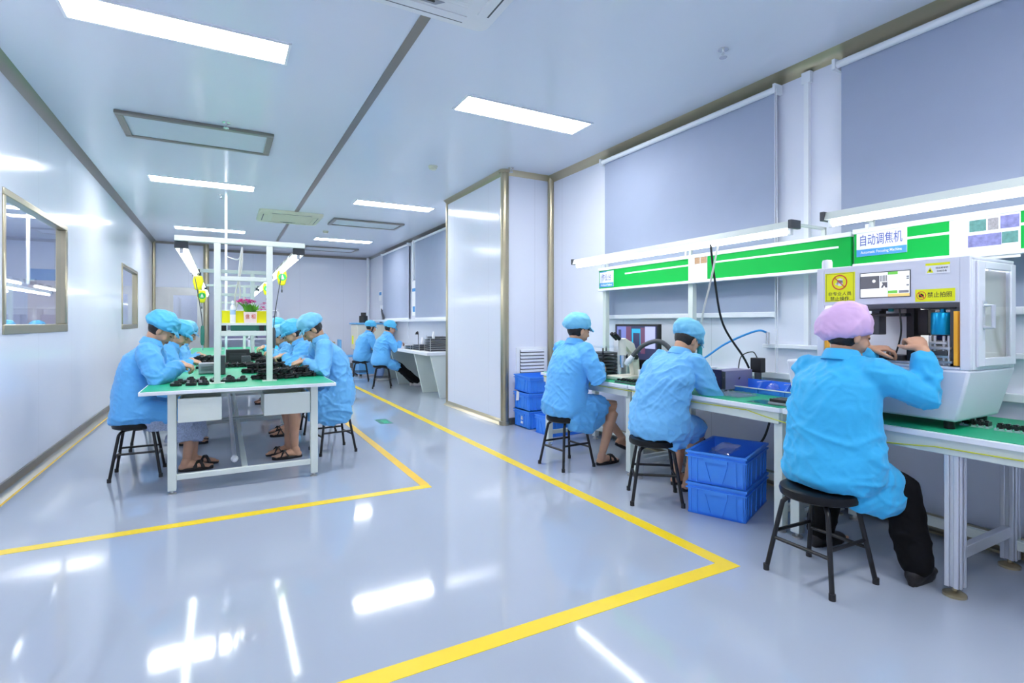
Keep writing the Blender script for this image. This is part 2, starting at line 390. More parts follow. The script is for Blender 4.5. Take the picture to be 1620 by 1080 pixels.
# far door
d = thing('door_1', None, None, (-0.9, 14.5, 0)); d['kind'] = 'structure'
MB().box(XL, 14.49, 0, -1.08, 14.53, 2.08).box(-0.45, 14.49, 0, -0.36, 14.53, 2.08).box(-1.08, 14.49, 2.0, -0.45, 14.53, 2.08).build('door_frame', 'steel', d)
MB().box(-1.08, 14.50, 0, -1.0, 14.54, 2.0).box(-0.52, 14.50, 0, -0.45, 14.54, 2.0).box(-1.0, 14.50, 1.90, -0.52, 14.54, 2.0).box(-1.0, 14.50, 0, -0.52, 14.54, 0.95).build('door_leaf', 'steel', d)
MB().box(-1.0, 14.515, 0.95, -0.52, 14.525, 1.90).build('door_pane', 'glass', d)
MB().tube([(-0.49, 14.49, 0.95), (-0.49, 14.45, 0.95), (-0.49, 14.45, 1.15), (-0.49, 14.49, 1.15)], 0.012).build('door_handle', 'chrome', d)

# ================================================================== CEILING FIXTURES
def panel_lamp(x0, x1, y0, y1, label):
    t = thing('ceiling_light', label, 'ceiling light', ((x0+x1)/2, (y0+y1)/2, CEIL), group='ceiling light panels')
    f = MB(); e = 0.018; z = CEIL-0.012
    f.box(x0-e, y0-e, z, x1+e, y0, CEIL).box(x0-e, y1, z, x1+e, y1+e, CEIL).box(x0-e, y0, z, x0, y1, CEIL).box(x1, y0, z, x1+e, y1, CEIL)
    f.build('light_frame', 'white', t)
    MB().box(x0, y0, CEIL-0.008, x1, y1, CEIL-0.001).build('diffuser', 'lamp', t)
    return t
rows = [(-0.83, 0.39, 3.84, 4.13, 'long white light panel at the top left, over the front of the green table'),
        (1.78, 3.03, 3.99, 4.29, 'white light panel in the ceiling between the dark strip and the sprinkler by the blinds'),
        (-0.82, 0.38, 8.06, 8.36, 'second white light panel above the green table, behind the framed air filter'),
        (1.80, 3.03, 8.16, 8.46, 'white light panel in front of the right hand framed filter near the pillar'),
        (-0.81, 0.40, 12.05, 12.35, 'small distant white light panel just above the table light gantry'),
        (1.80, 3.02, 12.2, 12.5, 'small distant white light panel on the right, before the last filter')]
for r_ in rows: panel_lamp(*r_)
for x0, x1, lb in ((-0.82, 0.38, 'ceiling light panel over the aisle behind the viewer, left of the strip'), (1.8, 3.0, 'ceiling light panel over the aisle behind the viewer, right of the strip')):
    panel_lamp(x0, x1, -0.3, 0.0, lb)
panel_lamp(-3.6, -2.4, 7.2, 7.5, 'light panel in the next room, seen through the left windows')
panel_lamp(-3.6, -2.4, 11.2, 11.5, 'farther light panel in the next room beyond the window glass')
t = thing('ceiling_light', 'added unseen light panel brightening the entrance beyond the far metal door', 'ceiling light', (-0.9, 14.85, 2.5), group='ceiling light panels')  # unseen lamp, added to brighten the view through the door pane
MB().box(-1.3, 14.6, 2.45, -0.5, 14.9, 2.46).build('diffuser', 'entry_fill', t)
MB().box(-1.32, 14.58, 2.46, -0.48, 14.92, 2.475).build('light_frame', 'white', t)
panel_lamp(-3.6, -2.4, 4.6, 4.9, 'near light panel added to brighten the next room beyond the left windows')  # extra panel, added because the annex was too dark
panel_lamp(-3.6, -2.4, 9.3, 9.6, 'middle light panel added to brighten the next room beyond the left windows')  # second extra panel, added to lift the annex light
def air_filter(x0, x1, y0, y1, label):
    t = thing('air_filter', label, 'air vent', ((x0+x1)/2, (y0+y1)/2, CEIL), group='framed ceiling air filters')
    f = MB(); e = 0.06; z = CEIL-0.03
    f.box(x0, y0, z, x1, y0+e, CEIL).box(x0, y1-e, z, x1, y1, CEIL).box(x0, y0+e, z, x0+e, y1-e, CEIL).box(x1-e, y0+e, z, x1, y1-e, CEIL)
    f.build('filter_frame', 'darkmetal', t, bevel=0.006)
    MB().box(x0+e, y0+e, CEIL-0.018, x1-e, y1-e, CEIL-0.002).build('filter_screen', 'filter', t)
air_filter(-0.84, 0.45, 5.74, 6.44, 'large bronze framed filter panel over the near end of the green table')
air_filter(1.74, 3.03, 9.75, 10.4, 'framed filter panel right of the far air conditioner')
air_filter(1.74, 3.03, 13.6, 14.3, 'farthest framed filter panel, by the back wall')
air_filter(-0.84, 0.45, 13.6, 14.3, 'framed filter panel hidden behind the gantry, near the door')
def aircon(x0, x1, y0, y1, label, m):
    t = thing('ceiling_air_conditioner', label, 'air conditioner', ((x0+x1)/2, (y0+y1)/2, CEIL), group='cassette air conditioners')
    cx, cy, hw, hd = (x0+x1)/2, (y0+y1)/2, (x1-x0)/2, (y1-y0)/2
    def rr(k, z):
        pts = []; rad = 0.07
        for (sx, sy, a0) in ((1, 1, 0), (-1, 1, 90), (-1, -1, 180), (1, -1, 270)):
            for q in range(5):
                a = R(a0+q*22.5); pts.append(V((cx+sx*(hw*k-rad)+rad*cos(a), cy+sy*(hd*k-rad)+rad*sin(a), z)))
        return pts
    MB().rings([rr(0.95, CEIL-0.05), rr(0.985, CEIL-0.042), rr(1.0, CEIL-0.025), rr(1.0, CEIL)]).build('panel', m, t)
    g = MB(); k = 0.56; z = CEIL-0.053
    for i in range(26):
        u = -k*hd+2*k*hd*i/25
        g.box(cx-k*hw, cy+u-0.004, z, cx+k*hw, cy+u+0.004, z+0.004)
    g.box(cx-k*hw, cy-k*hd, z+0.001, cx+k*hw, cy+k*hd, z+0.003)
    g.build('intake_grille', m, t)
    for sx, sy in ((0, 1), (0, -1), (1, 0), (-1, 0)):
        f = MB(); q = 0.62; s = 0.78
        if sx == 0:
            f.box(cx-q*hw, cy+sy*s*hd-0.03, CEIL-0.056, cx+q*hw, cy+sy*s*hd+0.03, CEIL-0.05)
            f.mat(1).box(cx-q*hw, cy+sy*(s*hd+0.03), CEIL-0.052, cx+q*hw, cy+sy*(s*hd+0.044), CEIL-0.049)
        else:
            f.box(cx+sx*s*hw-0.03, cy-q*hd, CEIL-0.056, cx+sx*s*hw+0.03, cy+q*hd, CEIL-0.05)
            f.mat(1).box(cx+sx*(s*hw+0.03), cy-q*hd, CEIL-0.052, cx+sx*(s*hw+0.044), cy+q*hd, CEIL-0.049)
        f.build('air_louver', [m, 'dgrey'], t)
    e = MB().prism([(-0.13, 0), (0.13, 0), (0.09, 0.045), (-0.09, 0.045)], (0, 0, -0.004), (cx, cy+k*hd+0.005, CEIL-0.052), (1, 0, 0), (0, 1, 0))
    e.mat(1).box(cx-0.075, cy+k*hd+0.012, CEIL-0.059, cx+0.075, cy+k*hd+0.028, CEIL-0.056)
    e.build('receiver', ['grey', 'ink'], t)
    return t
aircon(0.50, 1.46, 2.05, 3.03, 'white cassette air conditioner cut by the top edge of the picture', 'acw')
aircon(0.53, 1.54, 9.55, 10.55, 'yellowed cassette air conditioner farther down the ceiling strip', 'acy')
def sprinkler(x, y, label):
    t = thing('sprinkler', label, 'sprinkler', (x, y, CEIL), group='ceiling sprinklers')
    MB().lathe([(0.035, 0), (0.035, -0.006), (0.012, -0.008)], (x, y, CEIL), 20).build('flange', 'chrome', t)
    MB().lathe([(0.010, -0.008), (0.010, -0.025), (0.006, -0.028), (0.004, -0.05)], (x, y, CEIL), 12).tube([(x-0.012, y, CEIL-0.025), (x-0.016, y, CEIL-0.04), (x-0.004, y, CEIL-0.055)], 0.003, 6).tube([(x+0.012, y, CEIL-0.025), (x+0.016, y, CEIL-0.04), (x+0.004, y, CEIL-0.055)], 0.003, 6).build('nozzle', 'chrome', t)
    MB().lathe([(0.006, -0.053), (0.026, -0.055), (0.026, -0.058), (0.004, -0.06)], (x, y, CEIL), 18).build('deflector', 'chrome', t)
sprinkler(3.015, 2.48, 'chrome sprinkler in the clear ceiling near the large blinds')
sprinkler(0.03, 5.62, 'small chrome sprinkler beside the large framed filter')
sprinkler(-0.02, 8.83, 'distant chrome sprinkler behind the second table light panel')
sprinkler(3.06, 5.60, 'chrome sprinkler touching the top of the gold pillar column')
def smoke(x, y, label):
    t = thing('smoke_detector', label, 'smoke detector', (x, y, CEIL), group='smoke detectors')
    MB().lathe([(0.055, 0), (0.055, -0.014), (0.05, -0.02)], (x, y, CEIL), 24).build('base', 'acy', t)
    MB().lathe([(0.045, -0.02), (0.043, -0.036), (0.03, -0.044), (0.0, -0.046)], (x, y, CEIL), 24).build('cap', 'acy', t)
smoke(2.21, 6.0, 'cream smoke detector left of the pillar top'); smoke(1.85, 11.3, 'distant cream smoke detector near the far air conditioner')

# ================================================================== BLINDS, CONDUITS, VENT ON THE RIGHT WALL
def blind(y0, y1, z0, z1, x, label, chain=None, group='grey roller blinds'):
    t = thing('roller_blind', label, 'blind', (x, (y0+y1)/2, z1), group=group)
    MB().cyl((x-0.015, y0-0.02, z1), 0.024, y1-y0+0.04, 16, 'y').build('roller', 'white', t)
    MB().box(x+0.002, y0, z0, x+0.005, y1, z1).build('fabric', 'blind', t)
    MB().box(x-0.008, y0-0.005, z0-0.03, x+0.012, y1+0.005, z0+0.012).build('bottom_bar', 'white', t, bevel=0.004)
    if chain is not None:
        MB().tube([(x-0.02, chain, z1), (x-0.022, chain-0.006, z0-0.45)], 0.0035, 6).tube([(x-0.03, chain-0.02, z1), (x-0.03, chain-0.03, z0-0.45), (x-0.022, chain-0.006, z0-0.45)], 0.0035, 6).build('chain', 'white', t)
    for yy in (y0-0.035, y1+0.015):
        MB().box(x-0.05, yy, z1-0.035, x+0.045, yy+0.02, z1+0.035).build('bracket', 'white', t)
blind(2.55, 4.58, 1.325, 3.01, XR-0.05, 'wide grey roller blind behind the workbench at the pillar end', chain=2.535)
blind(-0.2, 2.06, 1.325, 3.00, XR-0.05, 'grey roller blind at the right edge, behind the inspection machine', chain=None)
blind(11.52, 13.72, 1.36, 3.02, XR-0.05, 'far grey roller blind nearest the back wall corner', chain=11.48)
blind(8.6, 11.06, 1.36, 3.02, XR-0.05, 'far grey roller blind half hidden by the pillar', chain=None)
def simple(name, mb, m, label, cat, group=None, bevel=0.0):
    o = mb.build(name, m, None, bevel); return tag(o, label, cat, group)
def rooted(name, mb, m, loc, label, cat, group=None, bevel=0.0):
    L = V(loc); mb.v = [p-L for p in mb.v]; o = mb.build(name, m, None, bevel); o.location = L; return tag(o, label, cat, group)
rooted('cable_conduit', MB().box(XR-0.03, 2.30, 1.08, XR, 2.335, 3.06).box(XR-0.035, 2.285, 2.98, XR, 2.35, 3.06), 'white', (XR, 2.31, 1.1), 'white vertical cable conduit on the wall between the two large blinds', 'conduit')
rooted('cable_trunking', MB().box(XR-0.045, 0.3, 1.06, XR, 2.66, 1.09), 'white', (XR, 1.5, 1.06), 'short white cable trunking joining the foot of the vertical conduit', 'conduit', bevel=0.004)
rooted('cable_trunking', MB().box(XR-0.05, -0.4, 0.83, XR, 4.55, 0.875), 'white', (XR, 2.5, 0.83), 'long white cable trunking low on the wall just above the workbench', 'conduit', bevel=0.004)
rooted('pipe', MB().cyl((XR-0.06, 15.25, 0.9), 0.045, CEIL-0.9-0.02, 16), 'white', (XR-0.06, 15.25, 0.9), 'white round pipe standing in the far right corner', 'pipe')
rooted('window_ledge', MB().box(3.38, 7.62, 1.285, XR, 13.6, 1.335), 'white', (3.5, 10, 1.285), 'long white ledge under the far blinds, above the grey desk', 'shelf', bevel=0.008)
t = thing('wall_vent', 'white louvred vent low on the pillar wall above the blue crates', 'vent', (3.42, 5.73, 0.55))
f = MB().box(3.195, 5.71, 0.50, 3.645, 5.73, 0.95)
f.build('vent_frame', 'white', t, bevel=0.004)
g = MB()
for i in range(9): g.hexa([V(q) for q in ((3.25, 5.69, 0.555+i*0.042), (3.59, 5.69, 0.555+i*0.042), (3.59, 5.71, 0.568+i*0.042), (3.25, 5.71, 0.568+i*0.042), (3.25, 5.69, 0.575+i*0.042), (3.59, 5.69, 0.575+i*0.042), (3.59, 5.71, 0.588+i*0.042), (3.25, 5.71, 0.588+i*0.042))])
g.mat(1).box(3.245, 5.705, 0.545, 3.595, 5.711, 0.92)
g.build('vent_louver', ['white', 'dgrey'], t)
t = thing('floor_sign', 'small green floor sticker with a pale footprint arrow in the aisle', 'floor sign', (1.80, 6.67, 0))
MB().box(1.72, 6.50, 0, 1.87, 6.85, 0.0012).build('sticker', 'darkgreen', t)
a = MB()
a.prism([(-0.03, -0.11), (0.03, -0.11), (0.035, 0.02), (0.07, 0.02), (0.0, 0.12), (-0.06, 0.02), (-0.03, 0.02)], (0, 0, 0.0006), (1.80, 6.66, 0.0012), (1, 0, 0), (0, 1, 0))
a.build('arrow', 'logog', t).data.materials[0] = M['mat']
# pole & hoses over the table
rooted('utility_pole', MB().cyl((0.045, 8.58, 0.77), 0.016, CEIL-0.77, 12), 'white', (0.045, 8.58, 0.77), 'thin white supply pole from the ceiling down to the green table', 'pole')

# ================================================================== GREEN ASSEMBLY TABLES (left)
TX0, TX1, TT = -0.52, 0.82, 0.765
def foot(parent, x, y, m='chrome', r=0.02, h=0.03):
    MB().lathe([(r*1.15, 0), (r*1.15, 0.008), (r*0.5, 0.012), (r*0.5, h)], (x, y, 0), 16).build('leveling_foot', m, parent)
def assembly_table(y0, y1, label, drawers):
    t = thing('assembly_table', label, 'table', ((TX0+TX1)/2, (y0+y1)/2, 0), group='green topped assembly tables')
    MB().box(TX0, y0, TT-0.03, TX1, y1, TT-0.003).build('tabletop', 'white', t, bevel=0.003)
    MB().box(TX0+0.012, y0+0.012, TT-0.003, TX1-0.012, y1-0.012, TT).build('mat', 'mat', t)
    ap = MB()
    ap.box(TX0+0.2, y0+0.40, TT-0.09, TX1-0.16, y0+0.43, TT-0.03).box(TX0+0.2, y1-0.10, TT-0.09, TX1-0.16, y1-0.07, TT-0.03)
    for x in (TX0+0.19, TX1-0.18): ap.box(x, y0+0.07, TT-0.09, x+0.03, y1-0.07, TT-0.03)
    ap.build('apron', 'frame', t)
    for x in (TX0+0.17, TX1-0.19):
        for y in (y0+0.05, y1-0.10):
            l = MB().box(x, y, 0.028, x+0.055, y+0.055, TT-0.03).build('leg', 'frame', t, bevel=0.004)
            foot(l, x+0.027, y+0.027, 'steel', 0.024)
    for y in (y0+0.062, y1-0.09): MB().box(TX0+0.225, y, 0.10, TX1-0.19, y+0.035, 0.14).build('cross_rail', 'frame', t, bevel=0.003)
    MB().box(0.135, y0+0.097, 0.10, 0.175, y1-0.09, 0.135).build('long_rail', 'frame', t, bevel=0.003)
    if drawers:
        for x0, x1, z0, z1, dy in ((TX0+0.235, -0.005, 0.525, 0.70, 0.02), (0.285, TX1-0.195, 0.525, 0.695, 0.05)):
            y = y0+dy
            d_ = MB().box(x0, y, z0, x1, y+0.012, z1).box(x0, y+0.012, z0, x0+0.01, y+0.42, z1-0.02).box(x1-0.01, y+0.012, z0, x1, y+0.42, z1-0.02).box(x0+0.01, y+0.012, z0, x1-0.01, y+0.42, z0+0.01).box(x0+0.01, y+0.41, z0, x1-0.01, y+0.42, z1-0.02)
            d_.build('drawer', 'frame', t, bevel=0.003)
    return t
assembly_table(4.50, 7.00, 'nearest green topped table with two drawers facing the viewer', True)
assembly_table(7.02, 9.52, 'middle green topped table directly behind the one with drawers', False)
assembly_table(9.54, 12.04, 'farthest green topped table near the back wall', False)
GX = (-0.037, 0.347)
def gantry(y, label, mid):
    t = thing('lamp_gantry', label, 'frame', (0.155, y, TT), group='white frames carrying the table lamps')
    w_ = 0.046
    for x in GX:
        p = MB().box(x-w_/2, y-w_/2, TT+0.006, x+w_/2, y+w_/2, 1.895).build('post', 'frame', t, bevel=0.003)
        MB().box(x-0.055, y-0.04, TT, x+0.055, y+0.04, TT+0.006).build('base_plate', 'frame', p)
    MB().box(-0.33, y-w_/2, 1.895, 0.625, y+w_/2, 1.937).build('crossbar', 'frame', t, bevel=0.003)
    for z0, z1, x0, x1 in mid: MB().box(x0, y-0.018, z0, x1, y+0.018, z1).build('rail', 'frame', t, bevel=0.003)
    return t
inner = (GX[0]+0.023, GX[1]-0.023)
g1 = gantry(4.88, 'nearest white lamp gantry, holding the yellow box and pink flowers', [(1.595, 1.63, *inner), (1.145, 1.185, *inner)])
MB().box(GX[0]-0.01, 4.905, 1.232, GX[1]+0.01, 5.16, 1.246).box(GX[0]-0.01, 4.903, 1.232, GX[1]+0.01, 4.91, 1.252).build('tray', 'frame', g1, bevel=0.002)
gantry(7.75, 'second white lamp gantry, over the middle green table', [(1.60, 1.635, *inner), (1.22, 1.25, *inner), (1.13, 1.16, *inner)])
gantry(10.70, 'farthest white lamp gantry, nearest the back wall', [(1.60, 1.635, *inner), (1.45, 1.48, *inner), (1.22, 1.25, *inner)])
def tube_lamp(x, y0, y1, z, label, group, slots=True):
    t = thing('tube_lamp', label, 'lamp', (x, (y0+y1)/2, z), group=group)
    h = MB().prism([(-0.045, 0.0), (0.045, 0.0), (0.028, 0.045), (-0.028, 0.045)], (0, y1-y0-0.05, 0), (x, y0+0.025, z), (1, 0, 0), (0, 0, 1))
    for i in range(int((y1-y0)/0.45) if slots else 0):
        ya = y0+0.12+i*0.45
        for sx in (-1, 1): h.mat(1).prism([(0.041, 0.014), (0.0425, 0.014), (0.0335, 0.038), (0.032, 0.038)] if sx > 0 else [(-0.041, 0.014), (-0.032, 0.038), (-0.0335, 0.038), (-0.0425, 0.014)], (0, 0.3, 0), (x, ya, z), (1, 0, 0), (0, 0, 1))
    h.build('housing', ['frame', 'dgrey'], t)
    for ya, yb in ((y0, y0+0.025), (y1-0.025, y1)):
        MB().box(x-0.048, ya, z-0.004, x+0.048, yb, z+0.05).build('end_cap', 'dgrey', t, bevel=0.003)
    n = 2 if y1-y0 > 1.6 else 1; L = (y1-y0-0.08)/n
    for i in range(n):
        MB().cyl((x, y0+0.04+i*L+0.01, z-0.02), 0.017, L-0.02, 14, 'y').build('tube', 'tube', t)
    for yy in [y0+0.04+i*L for i in range(n+1)]: MB().box(x-0.012, yy-0.012, z-0.04, x+0.012, yy+0.012, z).build('lamp_holder', 'white', t)
    return t
for (x, nm) in ((-0.285, 'wall side'), (0.58, 'aisle side')):
    for (ya, yb, which) in ((4.895, 7.35, 'nearest'), (7.77, 10.2, 'middle'), (10.72, 12.9, 'farthest')):
        tube_lamp(x, ya, yb, 1.845, '%s tube lamp over the green tables, on the %s' % (which, nm), 'tube lamps above the assembly tables')
def balancer(x, y, z, ztop, rz, label):
    t = thing('tool_balancer', label, 'tool balancer', (x, y, z), rz, group='yellow spring balancers')
    b_ = MB().prism([(-0.055, 0.02), (-0.03, -0.08), (0.03, -0.08), (0.055, 0.02), (0.04, 0.085), (-0.04, 0.085)], (0, 0.05, 0), (0, -0.025, 0), (1, 0, 0), (0, 0, 1))
    b_.build('case', 'boxy', t, bevel=0.012, local=True)
    k = disc(MB(), (0, -0.0255, 0.012), (1, 0, 0), (0, 0, 1), 0, 0, 0.042)
    k.mat(1); flat(k, (0, -0.0265, 0.012), (1, 0, 0), (0, 0, 1), -0.018, -0.024, 0.018, -0.016).prism([(-0.018, -0.012), (0.018, -0.012), (0, 0.028)], (0, -0.001, 0), (0, -0.0265, 0.012), (1, 0, 0), (0, 0, 1))
    k.build('badge', ['logog', 'paper'], t, local=True)
    MB().tube([(0, 0, 0.08), (0, 0, 0.10), (0, 0, ztop-z)], 0.006, 8).build('hook', 'dgrey', t, local=True)
    MB().tube([(0, 0, -0.08), (0, 0, -0.13)], 0.004, 6).tube([(0, 0, -0.13), (0, 0, -0.16)], 0.008, 8).build('cord', 'dgrey', t, local=True)
balancer(0.585, 6.45, 1.755, 1.845, 0.1, 'yellow balancer with green badge hanging clear against the back wall, right of the gantry')
balancer(-0.25, 7.2, 1.72, 1.845, 2.7, 'plain yellow balancer hanging beneath the left tube lamp')
balancer(-0.24, 8.1, 1.60, 1.845, 0.1, 'yellow balancer with green badge hanging just below the plain yellow one')
balancer(0.56, 8.4, 1.74, 1.845, 0.1, 'yellow balancer with green badge behind the right gantry post')
# things on the gantry tray
TR = 1.246
rooted('tissue_box', MB().box(-0.005, 4.99, TR, 0.33, 5.12, TR+0.105).box(-0.006, 4.989, TR+0.095, 0.331, 5.121, TR+0.107), 'boxy', (0.16, 5.05, TR), 'long bright yellow box on the white gantry tray', 'box', bevel=0.003)
t = thing('flower_pot', 'pink card flower pot with red characters and a green plant of pink blooms', 'potted plant', (0.205, 4.955, TR))
p = MB().prism([(-0.046, 0), (0.046, 0), (0.05, 0.098), (-0.05, 0.098)], (0, 0.06, 0), (0.205, 4.925, TR), (1, 0, 0), (0, 0, 1)).build('pot', 'pink', t, bevel=0.003)
text('信', 'lettering', 'red', p, (0.183, 4.925, TR+0.06), (1, 0, 0), (0, 0, 1), 0.032, 0.04)
text('相', 'lettering', 'red', p, (0.227, 4.925, TR+0.06), (1, 0, 0), (0, 0, 1), 0.032, 0.04)
lf = MB(); fl = MB(); rnd = random.Random(3)
for i in range(150):
    a = rnd.uniform(0, 2*pi); rr = rnd.uniform(0, 0.045); L = rnd.uniform(0.03, 0.085)
    o = V((0.205+rr*0.7*cos(a), 4.955+rr*0.5*sin(a), TR+0.09)); d_ = V((cos(a)*rr*12, sin(a)*rr*12, 1)).normalized()
    e = o+d_*L; sd = d_.cross(V((cos(a+1), sin(a+1), 0.2))).normalized()*rnd.uniform(0.006, 0.011); nn = sd.cross(d_).normalized()*0.0015
    m_ = o.lerp(e, 0.55)
    lf.add([o, m_+sd, e, m_-sd, o+nn, m_+sd+nn, e+nn, m_-sd+nn], [(0, 3, 2, 1), (4, 5, 6, 7), (0, 1, 5, 4), (1, 2, 6, 5), (2, 3, 7, 6), (3, 0, 4, 7)])
for i in range(85):
    a = rnd.uniform(0, 2*pi); q = rnd.uniform(0, 1)**0.5
    c = V((0.172+0.072*q*cos(a), 4.955+0.04*q*sin(a), TR+0.185+rnd.uniform(-0.025, 0.03)*(1.2-q)))
    if i > 72: c = V((0.30+rnd.uniform(-.022, .03), 4.96+rnd.uniform(-.02, .02), TR+0.145+rnd.uniform(-.04, .03)))
    for k in range(5):
        b_ = a+k*2*pi/5; dx = V((cos(b_), sin(b_)*0.8, rnd.uniform(-.1, .5))).normalized(); s_ = rnd.uniform(0.011, 0.018)
        sd = dx.cross(V((0, 0, 1))).normalized()*s_*0.4; nn = V((0, 0, 0.0015))
        e = c+dx*s_; m_ = c.lerp(e, 0.6)
        fl.add([c, m_+sd, e, m_-sd, c+nn, m_+sd+nn, e+nn, m_-sd+nn], [(0, 3, 2, 1), (4, 5, 6, 7), (0, 1, 5, 4), (1, 2, 6, 5), (2, 3, 7, 6), (3, 0, 4, 7)])
    if i % 4 == 0: lf.tube([(0.205, 4.955, TR+0.09), c-V((0, 0, 0.004))], 0.002, 5)
lf.build('foliage', 'leaf', t); fl.build('blossom', 'flower', t)
t = thing('spray_bottle', 'pale blue and white plastic bottle before the yellow box', 'bottle', (0.075, 4.95, TR))
MB().lathe([(0.021, 0), (0.021, 0.13), (0.018, 0.145), (0.008, 0.155), (0.008, 0.165)], (0.075, 4.95, TR), 18).build('body', 'paper', t)
MB().lathe([(0.0215, 0.075), (0.0215, 0.115)], (0.075, 4.95, TR), 18).build('bottle_label', 'bottle', t)
MB().lathe([(0.011, 0.162), (0.011, 0.185), (0.004, 0.19)], (0.075, 4.95, TR), 14).build('bottle_cap', 'paper', t)
t = thing('power_supply', 'green metal power supply clipped beneath the gantry tray', 'power supply', (0.155, 5.02, 1.187))
MB().box(0.06, 4.93, 1.187, 0.325, 5.10, 1.231).build('body', 'darkgreen', t, bevel=0.003)
for x in (0.01, 0.29): MB().box(x-0.018, 4.9, 1.187, x+0.018, 4.925, 1.231).build('clip', 'black', t, bevel=0.002)
tag(MB().tube(bez([(0.10, 5.45, 1.37), (0.14, 5.42, 1.5), (0.13, 5.38, 1.7), (0.155, 5.35, 1.93)]), 0.007, 8).tube(bez([(0.11, 5.45, 1.37), (0.10, 5.42, 1.5), (0.15, 5.38, 1.75), (0.155, 5.35, 1.93)]), 0.007, 8).tube(bez([(0.155, 5.35, 1.93), (0.16, 7.0, 2.0), (0.05, 8.55, 2.2)]), 0.008, 8).build('cable_bundle', 'hoseg'), 'pale hoses hanging in the nearest gantry, behind the flowers', 'cable')
tag(MB().tube([(0.085, 4.8, 0.16), (0.085, 11.9, 0.16)], 0.018, 12).mat(1).lathe([(0.028, 0), (0.024, -0.035), (0.012, -0.05)], (0.085, 4.8, 0.16), 14, 'y').build('air_line', ['alu', 'paper']), 'silver air line with a white end cap beneath the nearest table', 'pipe')
# dark equipment on the tables
def ebox(name, x, y, w_, d_, h_, m, label, cat, rz=0.0):
    t = thing(name, label, cat, (x, y, TT), rz)
    MB().box(-w_/2, -d_/2, 0.004, w_/2, d_/2, h_).build('case', m, t, bevel=0.004, local=True)
    f = MB()
    for i in range(5): f.box(-w_*0.35, -d_/2-0.002, h_*(0.3+i*0.1), w_*0.35, -d_/2, h_*(0.33+i*0.1))
    f.build('grille', 'dgrey', t, local=True)
    for sx in (-1, 1):
        for sy in (-1, 1): MB().cyl((sx*(w_/2-0.02), sy*(d_/2-0.02), 0), 0.008, 0.005, 8).build('rubber_foot', 'black', t, local=True)
    return t
ebox('controller_box', -0.005, 5.75, 0.06, 0.2, 0.18, 'dgrey', 'tall narrow dark box directly behind the left gantry post', 'electronics')
ebox('controller_box', -0.13, 5.9, 0.14, 0.18, 0.10, 'grey', 'low grey box to the left of the tall narrow dark box', 'electronics')
ebox('controller_box', 0.165, 7.35, 0.26, 0.2, 0.16, 'blackm', 'wide black box in the centre of the tables, seen through the gantry', 'electronics')
ebox('controller_box', 0.25, 7.15, 0.1, 0.1, 0.09, 'dgrey', 'small dark box in front of the wide black one', 'electronics')
# black camera parts and cables: three kinds, built once
def lens_module():
    t = thing('lens_module', 'x', 'camera part')
    MB().box(-0.035, -0.02, 0, 0.035, 0.02, 0.022).build('base', 'black', t, bevel=0.003, local=True)
    MB().lathe([(0.018, 0.022), (0.018, 0.036), (0.015, 0.042), (0.015, 0.036), (0.0, 0.034)], (0.008, 0, 0), 16).build('lens', 'blackm', t, local=True)
    MB().box(-0.03, -0.012, 0.022, -0.012, 0.012, 0.026).build('connector', 'grey', t, local=True)
    return t
def cable_coil():
    t = thing('cable_coil', 'x', 'cable')
    rn = random.Random(5); m = MB(); pts = []
    for i in range(110):
        a = i*0.42; pts.append(V((0.045*cos(a)*(1+0.25*sin(i*0.13)), 0.035*sin(a)*(1+0.2*cos(i*0.19)), 0.008+0.045*(0.5+0.5*sin(i*0.37))*(0.4+0.6*i/110))))
    m.tube(pts, 0.0055, 6); m.build('cable', 'black', t, local=True)
    MB().cyl((0.05, -0.03, 0), 0.013, 0.03, 12).build('plug', 'blackm', t, local=True)
    MB().box(-0.008, -0.045, 0.015, 0.008, 0.045, 0.024).build('tie', 'dgrey', t, local=True)
    return t
proto = {'lens_module': lens_module(), 'cable_coil': cable_coil()}
used = {}
def part_at(kind, x, y, z, rz, label, group):
    p = proto[kind]
    if kind not in used:
        used[kind] = 1; p.location = (x, y, z); p.rotation_euler = (0, 0, rz); p['label'] = label; p['group'] = group; return p
    return dup(p, (x, y, z), rz, label, group)
rn = random.Random(11)
def pile(kind, cx, cy, nx, ny, dx, dy, label, group, layers=1, jit=0.25):
    for l in range(layers):
        for i in range(nx-l):
            for j in range(max(1, ny-l)):
                part_at(kind, cx+(i-(nx-l-1)/2)*dx+rn.uniform(-1, 1)*dx*jit*0.4, cy+(j-(max(1, ny-l)-1)/2)*dy+rn.uniform(-1, 1)*dy*jit*0.4, TT+l*0.045, rn.uniform(-0.5, 0.5), label, group)
pile('lens_module', -0.13, 4.93, 5, 1, 0.085, 0.06, 'black lens module in the front row left of the gantry post', 'lens modules left front row', jit=.2)
pile('lens_module', -0.10, 5.07, 4, 2, 0.09, 0.065, 'black lens module in the rows just behind the left front row', 'lens modules behind the left front row')
pile('lens_module', 0.10, 4.98, 2, 2, 0.08, 0.07, 'black lens module just right of the left gantry post', 'lens modules beside the left post')
pile('cable_coil', 0.40, 5.02, 4, 1, 0.085, 0.08, 'black cable coil in the near heap around the right gantry post', 'cable coils around the right post', 2)
pile('cable_coil', 0.60, 5.16, 3, 2, 0.085, 0.075, 'black cable coil in the heap under the right worker\'s hands', 'cable coils under the right hands', 2)
pile('cable_coil', 0.38, 5.75, 5, 2, 0.08, 0.08, 'black cable coil in the second heap behind the right gantry post', 'cable coils in the second heap', 2)
pile('cable_coil', 0.45, 6.5, 4, 3, 0.08, 0.09, 'black cable coil in the third heap farther along the right side', 'cable coils in the third heap', 2)
pile('cable_coil', 0.13, 6.55, 4, 1, 0.08, 0.08, 'black cable coil in the thin row before the wide black box', 'cable coils before the black box', 1)
